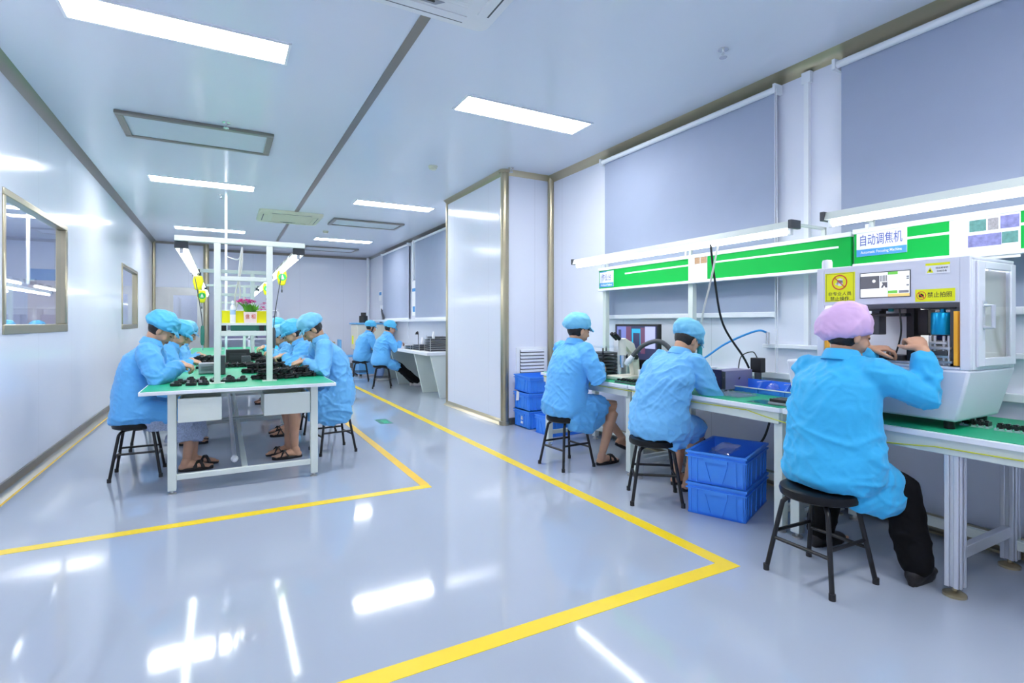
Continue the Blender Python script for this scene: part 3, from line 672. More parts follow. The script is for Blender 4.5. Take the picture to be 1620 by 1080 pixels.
pile('lens_module', -0.22, 6.55, 3, 2, 0.09, 0.08, 'black lens module by the second left worker\'s hands', 'lens modules by second left worker')
pile('cable_coil', -0.17, 7.3, 4, 3, 0.08, 0.08, 'black cable coil by the third left worker\'s hands', 'cable coils by third left worker', 2)
pile('cable_coil', 0.36, 7.7, 3, 3, 0.08, 0.09, 'black cable coil by the third right worker', 'cable coils by third right worker', 2)

pile('lens_module', -0.22, 4.80, 3, 1, 0.085, 0.06, 'black lens module at the very edge of the heap by the nearest left hands', 'lens modules by the nearest left hands', jit=.3)
def tool(x, y, z, label, m, ztop):
    t = thing('electric_screwdriver', label, 'screwdriver', (x, y, z), 0, 'screwdrivers hanging over the green tables')
    MB().lathe([(0.012, 0.0), (0.02, 0.03), (0.02, 0.18), (0.013, 0.22)], (0, 0, 0), 14).build('grip', m, t, local=True)
    MB().lathe([(0.004, -0.06), (0.008, 0.0)], (0, 0, 0), 10).build('bit', 'chrome', t, local=True)
    MB().tube(bez([(0, 0, 0.22), (0.02*(1 if x > 0 else -1), 0, (ztop-z)*0.5), (0.09*(1 if x > 0 else -0.95), 0, ztop-z+0.01)], 20), 0.005, 6).build('cord', 'dgrey', t, local=True)
tool(0.49, 6.3, 0.98, 'dark screwdriver hanging upright before the second aisle side worker', 'dgrey', 1.845)
tool(-0.20, 6.95, 1.0, 'dark green screwdriver hanging between the left workers and the narrow dark box', 'darkgreen', 1.845)

# ================================================================== RIGHT WORKBENCHES
BX0, BX1, BT = 2.87, 3.62, 0.75
def workbench(y0, y1, label, alu=False):
    t = thing('workbench', label, 'workbench', ((BX0+BX1)/2, (y0+y1)/2, 0), group='green topped workbenches along the blinds')
    MB().box(BX0, y0, BT-0.03, BX1, y1, BT-0.003).build('worktop', 'white', t, bevel=0.003)
    MB().box(BX0+0.02, y0+0.005, BT-0.003, BX1-0.01, y1-0.005, BT).build('mat', 'mat', t)
    a = MB().box(BX0+0.025, y0+0.02, BT-0.10, BX0+0.055, y1-0.02, BT-0.03).box(BX1-0.06, y0+0.02, BT-0.10, BX1-0.03, y1-0.02, BT-0.03)
    for y in (y0+0.02, y1-0.05): a.box(BX0+0.055, y, BT-0.10, BX1-0.06, y+0.03, BT-0.03)
    a.build('apron', 'frame', t, bevel=0.003)
    ys = (y0+0.015, y1-0.07) if not alu else (1.12, y1-0.07)
    for i, y in enumerate(ys):
        al = alu and i == 0
        for x in (BX0+0.05, BX1-0.105):
            l = MB(); zb = 0.045 if al else 0.03
            if al:
                l.box(x, y, zb, x+0.055, y+0.055, BT-0.10)
                for k in (-1, 1):
                    l.box(x-0.009, y+0.0275+k*0.0175-0.010, zb, x, y+0.0275+k*0.0175+0.010, BT-0.10).box(x+0.0275+k*0.0175-0.010, y-0.009, zb, x+0.0275+k*0.0175+0.010, y, BT-0.10)
            else: l.box(x, y, zb, x+0.055, y+0.055, BT-0.03)
            lg = l.build('leg', 'alu' if al else 'frame', t, bevel=0.003)
            if al: MB().lathe([(0.045, 0), (0.045, 0.012), (0.03, 0.02), (0.009, 0.024), (0.009, 0.05)], (x+0.0275, y+0.0275, 0), 20).build('leveling_foot', 'brass', lg)
            else: foot(lg, x+0.0275, y+0.0275, 'steel', 0.026, 0.032)
        MB().box(BX0+0.105, y+0.012, 0.16 if al else 0.11, BX1-0.105, y+0.045, 0.215 if al else 0.15).build('side_rail', 'alu' if al else 'frame', t, bevel=0.003)
    MB().box(BX1-0.10, y0+0.07, 0.10, BX1-0.065, y1-0.07, 0.15).build('back_rail', 'frame', t, bevel=0.003)
    return t
workbench(3.30, 4.62, 'far workbench with the monitor, next to the pillar')
workbench(1.965, 3.29, 'middle workbench with the blue parts bins')
workbench(0.35, 1.945, 'nearest workbench with aluminium legs, carrying the inspection machine', True)
# header boards on posts behind the benches
HX = 3.50
def header(y0, y1, z0, z1, posts, label, stripes):
    t = thing('header_board', label, 'board', (HX, (y0+y1)/2, BT), group='green header boards')
    for y in posts: MB().box(HX+0.035, y-0.025, BT, HX+0.085, y+0.025, z1+0.02).build('post', 'frame', t, bevel=0.003)
    pn = MB().box(HX, y0, z0, HX+0.03, y1, z1)
    for (a, c, za, zb) in stripes: pn.mat(1).hexa([V(q) for q in ((HX-0.002, a, za-0.007), (HX, a, za-0.007), (HX, c, zb-0.007), (HX-0.002, c, zb-0.007), (HX-0.002, a, za+0.007), (HX, a, za+0.007), (HX, c, zb+0.007), (HX-0.002, c, zb+0.007))])
    pn.build('panel', ['green', 'white'], t)
    MB().box(HX-0.012, y0-0.005, z1, HX+0.035, y1+0.005, z1+0.03).build('top_rail', 'white', t, bevel=0.003)
    MB().box(HX-0.012, y0-0.005, z0-0.024, HX+0.035, y1+0.005, z0).build('bottom_rail', 'white', t, bevel=0.003)
    return t
H0, H1 = 1.612, 1.80
hb1 = header(1.905, 4.46, H0, H1, (4.42, 3.25, 1.97), 'long green header board over the far and middle workbenches', [(3.2, 4.05, 1.745, 1.742), (1.98, 2.98, 1.742, 1.745)])
hb2 = header(0.2, 1.885, H0+0.01, H1+0.01, (1.83, 0.3), 'green header board above the inspection machine', [(1.35, 1.60, 1.745, 1.745), (0.9, 1.12, 1.745, 1.745)])
RY, UP = (0, -1, 0), (0, 0, 1)     # right and up of things that face the room from the right wall
# name plates
def plate(y0, y1, z0, z1, big, small, label, x=HX-0.004, bigw=None):
    t = thing('name_plate', label, 'sign', (x, (y0+y1)/2, z0), group='blue and white name plates')
    W_, H_ = y1-y0, z1-z0; o = V((x, (y0+y1)/2, (z0+z1)/2))
    p = MB(); flat(p, o, RY, UP, -W_/2, -H_/2, W_/2, H_/2, 0.004, -0.004)
    p.mat(1); flat(p, o, RY, UP, -W_/2, -H_/2, W_/2, -H_/2+H_*0.27, 0.0008)
    p.prism([(-W_/2, H_/2-H_*0.06), (0, H_/2-H_*0.06), (W_*0.03, H_/2), (-W_/2, H_/2)], V((-0.0008, 0, 0)), o, RY, UP)
    p.mat(2).prism([(W_*0.03, H_/2), (0.0, H_/2-H_*0.06), (W_/2, H_/2-H_*0.03), (W_/2, H_/2)], V((-0.0006, 0, 0)), o, RY, UP)
    q = p.build('panel', ['paper', 'signblue', 'bottle'], t)
    text(big, 'lettering', 'inkblue', t, o+V((0, 0, H_*0.12)), RY, UP, W_*0.84 if not bigw else bigw, H_*0.44, bold=0.006)
    text(small, 'lettering', 'paper', t, o+V((0, 0, -H_*0.365)), RY, UP, W_*0.82, H_*0.14, lift=0.002, bold=0.01)
plate(4.225, 4.445, 1.625, 1.79, '作业台', 'Workbench Platform', 'small blue and white name plate at the pillar end of the long green board', bigw=0.15)
plate(1.59, 1.868, 1.665, 1.825, '自动调焦机', 'Automatic Focusing Machine', 'larger blue and white name plate above the inspection machine')
def poster(y0, y1, z0, z1, label, pics):
    x = HX-0.004; t = thing('poster', label, 'poster', (x, (y0+y1)/2, z0), group='white sheets on the green boards')
    o = V((x, (y0+y1)/2, (z0+z1)/2)); W_, H_ = y1-y0, z1-z0
    p = MB(); flat(p, o, RY, UP, -W_/2, -H_/2, W_/2, H_/2, 0.002, -0.002)
    p.build('sheet', 'paper', t)
    q = MB(); ms = []
    for i, (a, b0, c, d_, mm) in enumerate(pics):
        if mm not in ms: ms.append(mm)
        q.mat(ms.index(mm)); flat(q, o, RY, UP, (a-0.5)*W_, (b0-0.5)*H_, (c-0.5)*W_, (d_-0.5)*H_, 0.001)
    q.build('picture', ms, t)
M['photo_a'] = mat('photo_print_violet', (0.20, 0.20, 0.42), 0.6, var=0.6, vscale=45)
M['photo_b'] = mat('photo_print_teal', (0.09, 0.25, 0.23), 0.6, var=0.6, vscale=40)
M['photo_c'] = mat('photo_print_warm', (0.45, 0.26, 0.14), 0.6, var=0.6, vscale=120)
M['photo_d'] = mat('photo_print_grey', (0.30, 0.28, 0.30), 0.6, var=0.6, vscale=90)
poster(3.035, 3.235, H0-0.02, H1+0.02, 'white sheet with two small brown prints on the long green board', [(0.34, 0.68, 0.62, 0.92, 'photo_c'), (0.66, 0.68, 0.98, 0.92, 'photo_c')])
poster(1.09, 1.385, H0-0.03, H1+0.035, 'white sheet with five lilac and teal photos at the right', [(0.30, 0.60, 0.54, 0.84, 'photo_b'), (0.565, 0.60, 0.71, 0.84, 'photo_d'), (0.735, 0.60, 0.985, 0.86, 'photo_a'), (0.28, 0.28, 0.75, 0.53, 'photo_a'), (0.755, 0.30, 0.97, 0.53, 'photo_b')])
LX = 3.14
BL1 = tube_lamp(LX, 2.035, 4.40, 1.845, 'long tube lamp over the far and middle workbenches', 'tube lamps above the workbenches', False)
BL2 = tube_lamp(LX, -0.1, 1.86, 1.855, 'tube lamp over the inspection machine, cut by the right edge', 'tube lamps above the workbenches', False)
for L_, ys in ((BL1, (4.38, 3.25, 2.1)), (BL2, (1.80, 0.25))):
    for y in ys: MB().box(LX, y-0.012, 1.875, HX+0.04, y+0.012, 1.892).box(HX+0.03, y-0.012, 1.83, HX+0.05, y+0.012, 1.892).build('support_arm', 'frame', L_)
    for y in ys[:2]:
        MB().box(HX-0.02, y-0.01, 1.83, HX, y+0.01, 1.86).build('bracket', 'white', L_)

# ================================================================== INSPECTION MACHINE
MX, MY0, MY1, MZ0, MZ1, MXB = 2.95, 1.09, 1.79, 1.035, 1.555, 3.42
t = thing('inspection_machine', 'grey white inspection machine with a small screen and yellow warning signs on the nearest workbench', 'machine', (3.2, 1.45, BT))
MB().hexa([V(q) for q in ((2.975, 1.15, 0.79), (MXB, 1.15, 0.79), (MXB, 1.95, 0.79), (2.975, 1.95, 0.79), (MX-0.004, MY0, MZ0), (MXB+0.02, MY0, MZ0), (MXB+0.02, 1.975, MZ0), (MX-0.004, 1.975, MZ0))]).build('base', 'mach', t, bevel=0.012)
for x in (3.03, 3.37):
    for y in (1.2, 1.9): MB().cyl((x, y, BT), 0.022, 0.04, 14).build('rubber_foot', 'black', t)
OY0, OY1, OZ0, OZ1 = 1.13, 1.748, 1.048, 1.347
c = MB()
c.box(MX, MY0, MZ0, MX+0.02, OY0, MZ1).box(MX, OY1, MZ0, MX+0.02, MY1, MZ1).box(MX, OY0, OZ1, MX+0.02, OY1, MZ1).box(MX, OY0, MZ0, MX+0.02, OY1, OZ0)
c.box(MX+0.02, MY0, MZ1-0.015, MXB, MY1, MZ1).box(MXB-0.015, MY0, MZ0, MXB, MY1, MZ1-0.015).box(MX+0.02, MY1-0.015, MZ0, MXB-0.015, MY1, MZ1-0.015)
c.box(MX+0.02, MY0+0.015, MZ0, MXB-0.015, MY1-0.015, MZ0+0.012)
c.box(MX+0.02, MY0, MZ0, 3.055, MY0+0.015, MZ1-0.015).box(3.365, MY0, MZ0, MXB-0.015, MY0+0.015, MZ1-0.015).box(3.055, MY0, MZ0, 3.365, MY0+0.015, 1.075).box(3.055, MY0, 1.51, 3.365, MY0+0.015, MZ1-0.015)
c.build('cabinet', 'mach', t, bevel=0.004)
dr = MB(); y = MY0-0.012
dr.box(3.0, y, 1.05, 3.07, MY0, 1.535).box(3.35, y, 1.05, 3.405, MY0, 1.535).box(3.07, y, 1.05, 3.35, MY0, 1.09).box(3.07, y, 1.50, 3.35, MY0, 1.535)
dd = dr.build('side_door', 'mach', t, bevel=0.004)
MB().box(3.07, MY0-0.007, 1.09, 3.35, MY0-0.003, 1.50).build('door_window', 'acrylic', dd)
MB().tube([(3.05, y, 1.23), (3.05, y-0.035, 1.23), (3.05, y-0.035, 1.33), (3.05, y, 1.33)], 0.009, 10).box(3.035, y-0.004, 1.325, 3.075, y, 1.35).build('door_handle', 'alu', dd)
# inside
q = MB().box(3.0, 1.135, MZ0+0.012, 3.05, 1.185, 1.35).box(3.36, 1.19, MZ0+0.012, 3.39, 1.43, 1.53)
q.box(2.985, OY0, 1.325, 3.2, OY1-0.18, 1.35).build('black_panel', 'dgrey', t)
MB().box(3.10, 1.15, 1.505, 3.30, 1.72, 1.515).build('added_fill_bar', 'tube', t)  # hidden glowing bar, added to brighten the cabinet interior
MB().box(3.16, 1.41, 1.06, 3.38, 1.74, 1.49).build('white_housing', 'paper', t, bevel=0.004)
MB().box(3.06, 1.112, 1.06, 3.39, 1.118, 1.50).build('added_pale_sheet', 'cream', t)  # cream sheet added behind the door window so the inside looks bright
MB().box(3.05, 1.355, 1.047, 3.12, 1.39, 1.5).box(3.0, 1.37, 1.285, 3.12, 1.60, 1.30).build('column', 'black', t, bevel=0.003)
MB().box(3.03, 1.505, 1.19, 3.10, 1.545, 1.345).box(3.02, 1.49, 1.315, 3.11, 1.56, 1.33).build('camera_barrel', 'dgrey', t, bevel=0.004)
MB().cyl((3.04, 1.455, 1.31), 0.012, 0.035, 12).build('camera_lens', 'teal', t)
MB().lathe([(0.044, 0), (0.046, 0.006), (0.046, 0.10), (0.043, 0.106), (0.012, 0.108), (0.012, 0.125)], (3.035, 1.228, 1.195), 28).build('motor', 'tealp', t)
MB().box(2.99, 1.16, 1.318, 3.2, 1.30, 1.33).box(3.06, 1.30, 1.19, 3.14, 1.345, 1.318).build('motor_bracket', 'black', t, bevel=0.003)
fx = MB()
for i, (z, w_) in enumerate(((1.06, 0.11), (1.085, 0.09), (1.125, 0.10), (1.15, 0.07))):
    fx.box(2.985, 1.228-w_/2, z, 3.12, 1.228+w_/2, z+0.012)
for yy in (1.19, 1.21, 1.245, 1.265): fx.cyl((3.0, yy, 1.05), 0.006, 0.14, 10)
fx.box(3.0, 1.17, 1.047, 3.25, 1.6, 1.06)
fx.build('fixture', 'alu', t, bevel=0.002)
MB().box(2.982, 1.19, 1.098, 2.99, 1.262, 1.118).box(3.02, 1.40, 1.06, 3.15, 1.55, 1.085).build('fixture_block', 'dgrey', t)
MB().lathe([(0.02, 0.0), (0.036, 0.012), (0.02, 0.025)], (3.035, 1.228, 1.168), 18).build('nozzle', 'navy', t)
MB().tube(bez([(3.05, 1.29, 1.2), (3.0, 1.25, 1.15), (3.02, 1.19, 1.16), (3.05, 1.18, 1.2)]), 0.004, 6).tube(bez([(3.0, 1.40, 1.345), (3.0, 1.39, 1.2), (3.02, 1.43, 1.07)]), 0.004, 6).build('internal_wire', 'black', t)
for yy in (OY0+0.006, OY1-0.02):
    MB().box(MX-0.006, yy, 1.055, MX+0.02, yy+0.014, 1.305).build('light_curtain', 'orange', t)
for yy, r in ((1.228, 0.021), (1.285, 0.017)):
    MB().lathe([(r, 0), (r, -0.010), (r*0.72, -0.012), (r*0.72, -0.006), (0, -0.006)], (MX+0.006, yy, 0.943), 20, 'x').build('push_button', 'alu', t)
MB().lathe([(0.026, 0), (0.026, 0.035), (0.022, 0.048), (0.0, 0.052)], (2.985, 1.752, MZ1), 20).build('beacon', 'white', t)
def fo(y, z): return V((MX-0.001, y, z))
s_ = MB(); o = fo(1.441, 1.446)   # screen
flat(s_, o, RY, UP, -0.117, -0.066, 0.117, 0.066, 0.002); 
for k, (x0, y0, x1, y1) in enumerate(((-0.113, -0.062, 0.016, 0.062), (-0.113, -0.018, -0.022, 0.047), (0.018, -0.062, 0.113, 0.062), (-0.045, 0.0, -0.045, 0.0))):
    if k < 3: s_.mat((1, 2, 1)[k]); flat(s_, o, RY, UP, x0, y0, x1, y1, 0.0006, 0.002+k*0.0004)
s_.mat(3); flat(s_, o, RY, UP, 0.018, 0.048, 0.062, 0.062, 0.0006, 0.0036); flat(s_, o, RY, UP, 0.018, -0.046, 0.06, -0.032, 0.0006, 0.0036)
s_.mat(4); flat(s_, o, RY, UP, 0.018, -0.062, 0.113, -0.048, 0.0006, 0.0036)
s_.mat(5); flat(s_, o, RY, UP, 0.066, -0.046, 0.11, -0.033, 0.0006, 0.0036)
for zz in (0.02, 0.03, -0.012): flat(s_, o, RY, UP, 0.10, zz, 0.111, zz+0.008, 0.0006, 0.0036)
s_.mat(1); disc(s_, o, RY, UP, -0.048, 0.02, 0.008, 0.0006, 0.0032)
s_.mat(2)
for k in range(5): flat(s_, o, RY, UP, -0.018+k*0.0065, 0.016, -0.014+k*0.0065, 0.047, 0.0006, 0.0032)
s_.prism([(-0.016, -0.016), (-0.006, -0.016), (0.0, -0.004), (0.006, -0.016), (0.014, -0.016), (0.014, 0.012), (-0.012, 0.012), (-0.006, 0.002)], V((-0.0006, 0, 0)), o+V((-0.0032, 0, 0)), RY, UP)
s_.build('screen', ['dgrey', 'scr_white', 'scr_grey', 'scr_green', 'scr_or', 'grey'], t)
def sign(y0, y1, z0, z1, m='signy', name='warning_sign'):
    o = fo((y0+y1)/2, (z0+z1)/2); W_, H_ = y1-y0, z1-z0; s = MB(); flat(s, o, RY, UP, -W_/2, -H_/2, W_/2, H_/2, 0.0012)
    return s, o, W_, H_
s_, o, W_, H_ = sign(1.584, 1.742, 1.368, 1.524); L1_ = 0.0012
s_.mat(1)
for (x0, y0, x1, y1) in ((-.92, -.94, .92, -.925), (-.92, .925, .92, .94), (-.92, -.94, -.905, .94), (.905, -.94, .92, .94)): flat(s_, o, RY, UP, x0*W_/2, y0*H_/2, x1*W_/2, y1*H_/2, 0.0005, L1_)
hp = []   # hand: a palm with raised fingers
s_.mat(3); disc(s_, o, RY, UP, 0.002, 0.022, 0.0165, 0.0006, L1_)
for k in range(4): flat(s_, o, RY, UP, -0.012+k*0.0075, 0.022, -0.0065+k*0.0075, 0.05-abs(k-1.6)*0.004, 0.0006, L1_)
flat(s_, o, RY, UP, -0.022, 0.014, -0.008, 0.021, 0.0006, L1_)
s_.mat(2); disc(s_, o, RY, UP, 0.0, 0.026, 0.041, 0.0008, L1_+0.0006, 0.035)
s_.prism([(-0.029, 0.0515), (-0.0255, 0.055), (0.029, 0.0005), (0.0255, -0.003)], V((-0.0008, 0, 0)), o+V((-L1_-0.0006, 0, 0)), RY, UP)
ws = s_.build('warning_sign', ['signy', 'ink', 'red', 'paper'], t)
text('非专业人员', 'lettering', 'ink', ws, o+V((0, 0, -0.036)), RY, UP, 0.122, 0.021, L1_+0.0004)
text('禁止操作', 'lettering', 'ink', ws, o+V((0, 0, -0.062)), RY, UP, 0.10, 0.021, L1_+0.0004)
s_, o, W_, H_ = sign(1.146, 1.305, 1.353, 1.412)
s_.mat(1); disc(s_, o, RY, UP, -0.054, 0, 0.020, 0.0006, L1_, 0.017)
s_.mat(2); flat(s_, o, RY, UP, -0.064, -0.008, -0.044, 0.005, 0.0005, L1_); disc(s_, o, RY, UP, -0.054, 0.003, 0.006, 0.0005, L1_)
s_.mat(1); s_.prism([(-0.068, 0.011), (-0.065, 0.014), (-0.040, -0.011), (-0.043, -0.014)], V((-0.0006, 0, 0)), o+V((-L1_-0.0005, 0, 0)), RY, UP)
ws = s_.build('warning_sign', ['signy', 'red', 'ink'], t)
text('禁止拍照', 'lettering', 'ink', ws, o+V((0, -0.02, 0.002)), RY, UP, 0.098, 0.026, L1_+0.0004)
s_, o, W_, H_ = sign(1.165, 1.262, 1.484, 1.534)
s_.mat(1); flat(s_, o, RY, UP, -W_/2, H_/2-0.011, W_/2, H_/2, 0.0005, L1_)
s_.prism([(-0.044, -0.02), (-0.016, -0.02), (-0.03, 0.006)], V((-0.0005, 0, 0)), o+V((-L1_, 0, 0)), RY, UP)
s_.mat(2); s_.prism([(-0.035, -0.014), (-0.025, -0.014), (-0.03, -0.002)], V((-0.0004, 0, 0)), o+V((-L1_-0.0005, 0, 0)), RY, UP)
ws = s_.build('warning_sign', ['paper', 'signy', 'ink'], t)
text('请定期保养', 'lettering', 'ink', ws, o+V((0, -0.017, 0.001)), RY, UP, 0.05, 0.009, L1_+0.0004)
text('机械设备', 'lettering', 'ink', ws, o+V((0, -0.017, -0.014)), RY, UP, 0.04, 0.009, L1_+0.0004)
tag(MB().tube(bez([(3.40, 1.02, 1.28), (3.50, 0.98, 1.2), (3.56, 1.0, 1.0), (3.52, 1.03, 0.93), (3.46, 1.01, 0.98), (3.50, 0.98, 1.05), (3.57, 1.02, 0.98), (3.53, 1.04, 0.9), (3.50, 1.06, BT+0.01)], 60), 0.009, 8).build('power_cable', 'black'), 'black looped cable behind the inspection machine at the right edge', 'cable')

# ================================================================== ITEMS ON THE RIGHT WORKBENCHES
t = thing('monitor', 'black framed monitor showing a blue lilac image on the far workbench', 'monitor', (3.42, 3.78, BT))
MB().box(3.40, 3.49, 0.885, 3.44, 4.08, 1.24).build('bezel', 'black', t, bevel=0.004)
s_ = MB(); o = V((3.398, 3.785, 1.068))
flat(s_, o, RY, UP, -0.275, -0.155, 0.275, 0.155, 0.001)
for k, (x0, y0, x1, y1, mm) in enumerate(((-0.26, -0.15, -0.13, 0.15, 1), (-0.13, -0.15, -0.06, 0.15, 4), (-0.05, -0.08, 0.10, 0.13, 3), (-0.03, -0.14, 0.06, 0.09, 0), (0.07, -0.10, 0.13, 0.14, 4), (0.13, -0.05, 0.26, 0.15, 2), (-0.24, 0.02, -0.20, 0.12, 0), (-0.24, -0.1, -0.2, -0.03, 2))):
    s_.mat(mm); flat(s_, o, RY, UP, x0, y0, x1, y1, 0.0004, 0.001+k*0.0004)
s_.build('screen', ['scr_dark', 'scr_blue', 'scr_lilac', 'scr_cyan', 'scr_red'], t)
MB().box(3.43, 3.74, BT+0.015, 3.46, 3.83, 0.95).box(3.36, 3.66, BT, 3.54, 3.91, BT+0.015).build('stand', 'black', t, bevel=0.004)
t = thing('microscope', 'cream bench microscope arm in front of the monitor', 'microscope', (3.18, 3.60, BT))
MB().box(3.0, 3.50, BT, 3.30, 3.72, BT+0.04).build('base', 'cream', t, bevel=0.01)
MB().prism([(0.0, 0), (0.07, 0), (0.055, 0.15), (0.0, 0.28), (-0.10, 0.33), (-0.12, 0.28), (-0.03, 0.20)], (0, 0.06, 0), (3.2, 3.58, BT+0.04), (1, 0, 0), (0, 0, 1)).build('arm', 'cream', t, bevel=0.006)
MB().tube([(3.09, 3.61, BT+0.36), (3.09, 3.61, BT+0.22)], 0.035, 16).build('head', 'cream', t)
MB().tube([(3.09, 3.61, BT+0.22), (3.09, 3.61, BT+0.14)], 0.024, 16).tube([(3.09, 3.61, BT+0.14), (3.09, 3.61, BT+0.11)], 0.02, 16).build('objective', 'chrome', t)
MB().cyl((3.2, 3.55, BT+0.2), 0.022, 0.12, 16, 'y').build('focus_knob', 'black', t)
MB().tube([(3.05, 3.60, BT+0.36), (2.99, 3.60, BT+0.41)], 0.017, 12).tube([(3.05, 3.64, BT+0.36), (2.99, 3.64, BT+0.41)], 0.017, 12).build('eyepiece', 'black', t)
t = thing('fume_hose', 'thick black flexible hose with a white nozzle arching over the far workbench', 'hose', (3.2, 3.35, BT))
MB().tube(bez([(3.30, 3.15, BT+0.02), (3.27, 3.17, BT+0.22), (3.22, 3.28, BT+0.345), (3.16, 3.42, BT+0.31), (3.10, 3.50, BT+0.21)], 50), 0.019, 12).build('hose', 'dgrey', t)
MB().lathe([(0.026, 0), (0.03, 0.0), (0.03, 0.02), (0.02, 0.03)], (3.30, 3.15, BT), 16).build('base', 'dgrey', t)
MB().tube([(3.105, 3.492, BT+0.215), (3.085, 3.525, BT+0.17), (3.075, 3.545, BT+0.14)], [0.022, 0.027, 0.02], 14).build('nozzle', 'white', t)
t = thing('parts_rack', 'black parts rack beside the first bench worker\'s hands', 'rack', (3.2, 4.0, BT))
r_ = MB()
for i in range(7): r_.box(3.08, 3.87, BT+0.01+i*0.033, 3.32, 4.12, BT+0.028+i*0.033)
for x in (3.08, 3.31):
    for y in (3.87, 4.11): r_.box(x, y, BT, x+0.01, y+0.01, BT+0.27)
r_.build('trays', 'dgrey', t)
MB().box(3.07, 3.86, BT+0.27, 3.33, 4.13, BT+0.285).build('lid', 'acrylic', t)
t = thing('dispenser', 'white and silver dispenser block standing beside the black parts rack', 'dispenser', (3.28, 3.78, BT))
MB().box(3.25, 3.74, BT, 3.32, 3.83, BT+0.33).build('body', 'alu', t, bevel=0.005)
MB().box(3.25, 3.84, BT, 3.32, 3.92, BT+0.36).build('paper_box', 'paper', t, bevel=0.003)
MB().cyl((3.20, 3.78, BT+0.02), 0.016, 0.09, 12).build('valve', 'white', t)
t = thing('chip_fixture', 'small cluttered fixture of white and chrome knobs beneath the monitor', 'fixture', (3.12, 3.33, BT))
MB().box(3.04, 3.25, BT, 3.22, 3.42, BT+0.03).build('plate', 'dgrey', t, bevel=0.003)
MB().box(3.06, 3.30, BT+0.03, 3.13, 3.38, BT+0.11).build('block', 'paper', t, bevel=0.004)
MB().cyl((3.16, 3.30, BT+0.03), 0.012, 0.13, 12).cyl((3.17, 3.38, BT+0.03), 0.012, 0.12, 12).sphere((3.16, 3.30, BT+0.17), 0.02).sphere((3.17, 3.38, BT+0.16), 0.022).build('knob', 'chrome', t)
t = thing('circuit_boards', 'flat tray of dark green circuit boards on the front of the far workbench', 'circuit board', (2.98, 3.36, BT))
MB().box(2.91, 3.20, BT, 3.02, 3.50, BT+0.012).build('tray', 'dgrey', t, bevel=0.002)
p = MB()
for i in range(8):
    for j in range(2): p.box(2.915+j*0.053, 3.205+i*0.037, BT+0.012, 2.96+j*0.053, 3.237+i*0.037, BT+0.018).mat(1).box(2.925+j*0.053, 3.213+i*0.037, BT+0.018, 2.945+j*0.053, 3.228+i*0.037, BT+0.032).mat(0)
p.build('boards', ['pcb', 'black'], t)
# middle workbench
t = thing('power_supply', 'dark navy faced power box on the middle workbench by the second worker\'s arm', 'power supply', (3.3, 2.72, BT))
MB().box(3.22, 2.63, BT+0.012, 3.52, 2.78, BT+0.15).build('case', 'purple', t, bevel=0.004)
MB().box(3.212, 2.66, BT+0.012, 3.22, 2.785, BT+0.155).build('front_panel', 'navy', t, bevel=0.002)
MB().box(3.215, 2.63, BT+0.02, 3.222, 2.658, BT+0.145).cyl((3.208, 2.642, BT+0.1), 0.006, 0.012, 10, 'x').build('terminal_strip', 'red', t).data.materials[0] = M['dgrey']
for x in (3.25, 3.5):
    for y in (2.65, 2.76): MB().cyl((x, y, BT), 0.009, 0.013, 8).build('rubber_foot', 'black', t)
t = thing('clear_cover', 'clear acrylic cover box behind the navy faced power box', 'cover', (3.2, 2.9, BT))
MB().box(3.15, 2.82, BT, 3.153, 3.02, BT+0.155).box(3.35, 2.82, BT, 3.353, 3.02, BT+0.155).box(3.15, 2.82, BT, 3.35, 2.823, BT+0.155).build('walls', 'acrylic', t)
MB().box(3.145, 2.815, BT+0.155, 3.358, 3.025, BT+0.16).build('lid', 'white', t)
def bin_(): 
    t = thing('parts_bin', 'x', 'bin')
    b_ = MB(); w_, d_, h_, k = 0.075, 0.10, 0.085, 0.004
    b_.box(-w_, -d_, 0, w_, d_, k)
    for sy in (-1, 1): b_.prism([(-w_, 0), (w_, 0), (w_, h_), (-w_*0.35, h_), (-w_, h_*0.42)], (0, k, 0), (0, sy*(d_-k/2)-k/2, 0), (1, 0, 0), (0, 0, 1))
    b_.box(w_-k, -d_, 0, w_, d_, h_).box(-w_, -d_, 0, -w_+k, d_, h_*0.42)
    b_.box(-w_-0.004, -d_, h_*0.40, -w_+k, d_, h_*0.41).build('tray', 'bin', t, local=True)
    MB().box(-w_-0.008, -d_, h_*0.38, -w_+0.004, d_, h_*0.46).box(-w_*0.98, -d_-0.001, h_*0.97, w_, -d_+0.004, h_*1.0).build('lip', 'white', t, local=True)
    MB().box(-w_-0.005, -d_*0.7, h_*0.1, -w_, d_*0.7, h_*0.30).build('label_holder', 'crate', t, local=True)
    return t
pb = bin_()
for i, (y, lb) in enumerate(((2.545, 'first blue parts bin of the row, nearest the navy power box'), (2.34, 'second blue parts bin of the row, from the navy power box'), (2.135, 'third blue parts bin, holding a clear bag'), (2.05-0.115, 'last blue parts bin of the row, beside the machine base'))):
    if i == 3: continue
    loc = (3.40, y, BT)
    if i == 0: pb.location = loc; pb['label'] = lb; pb['group'] = 'blue parts bins'
    else: dup(pb, loc, 0, lb, 'blue parts bins')
rooted('plastic_bag', MB().sphere((3.36, 2.145, BT+0.055), (0.05, 0.055, 0.045), None, 14, 8, lambda p, d_: p*(1+0.35*noise.noise(d_*3.1))), 'plasticbag', (3.36, 2.145, BT+0.02), 'crumpled clear bag in the third blue parts bin', 'bag')
rooted('plastic_bag', MB().sphere((3.36, 2.35, BT+0.045), (0.04, 0.045, 0.035), None, 14, 8, lambda p, d_: p*(1+0.35*noise.noise(d_*2.7+V((4, 0, 0))))), 'plasticbag', (3.36, 2.35, BT+0.02), 'small clear bag in the second blue parts bin', 'bag')
t = thing('blister_tray', 'flat clear blister tray in front of the blue parts bins', 'tray', (3.12, 2.58, BT))
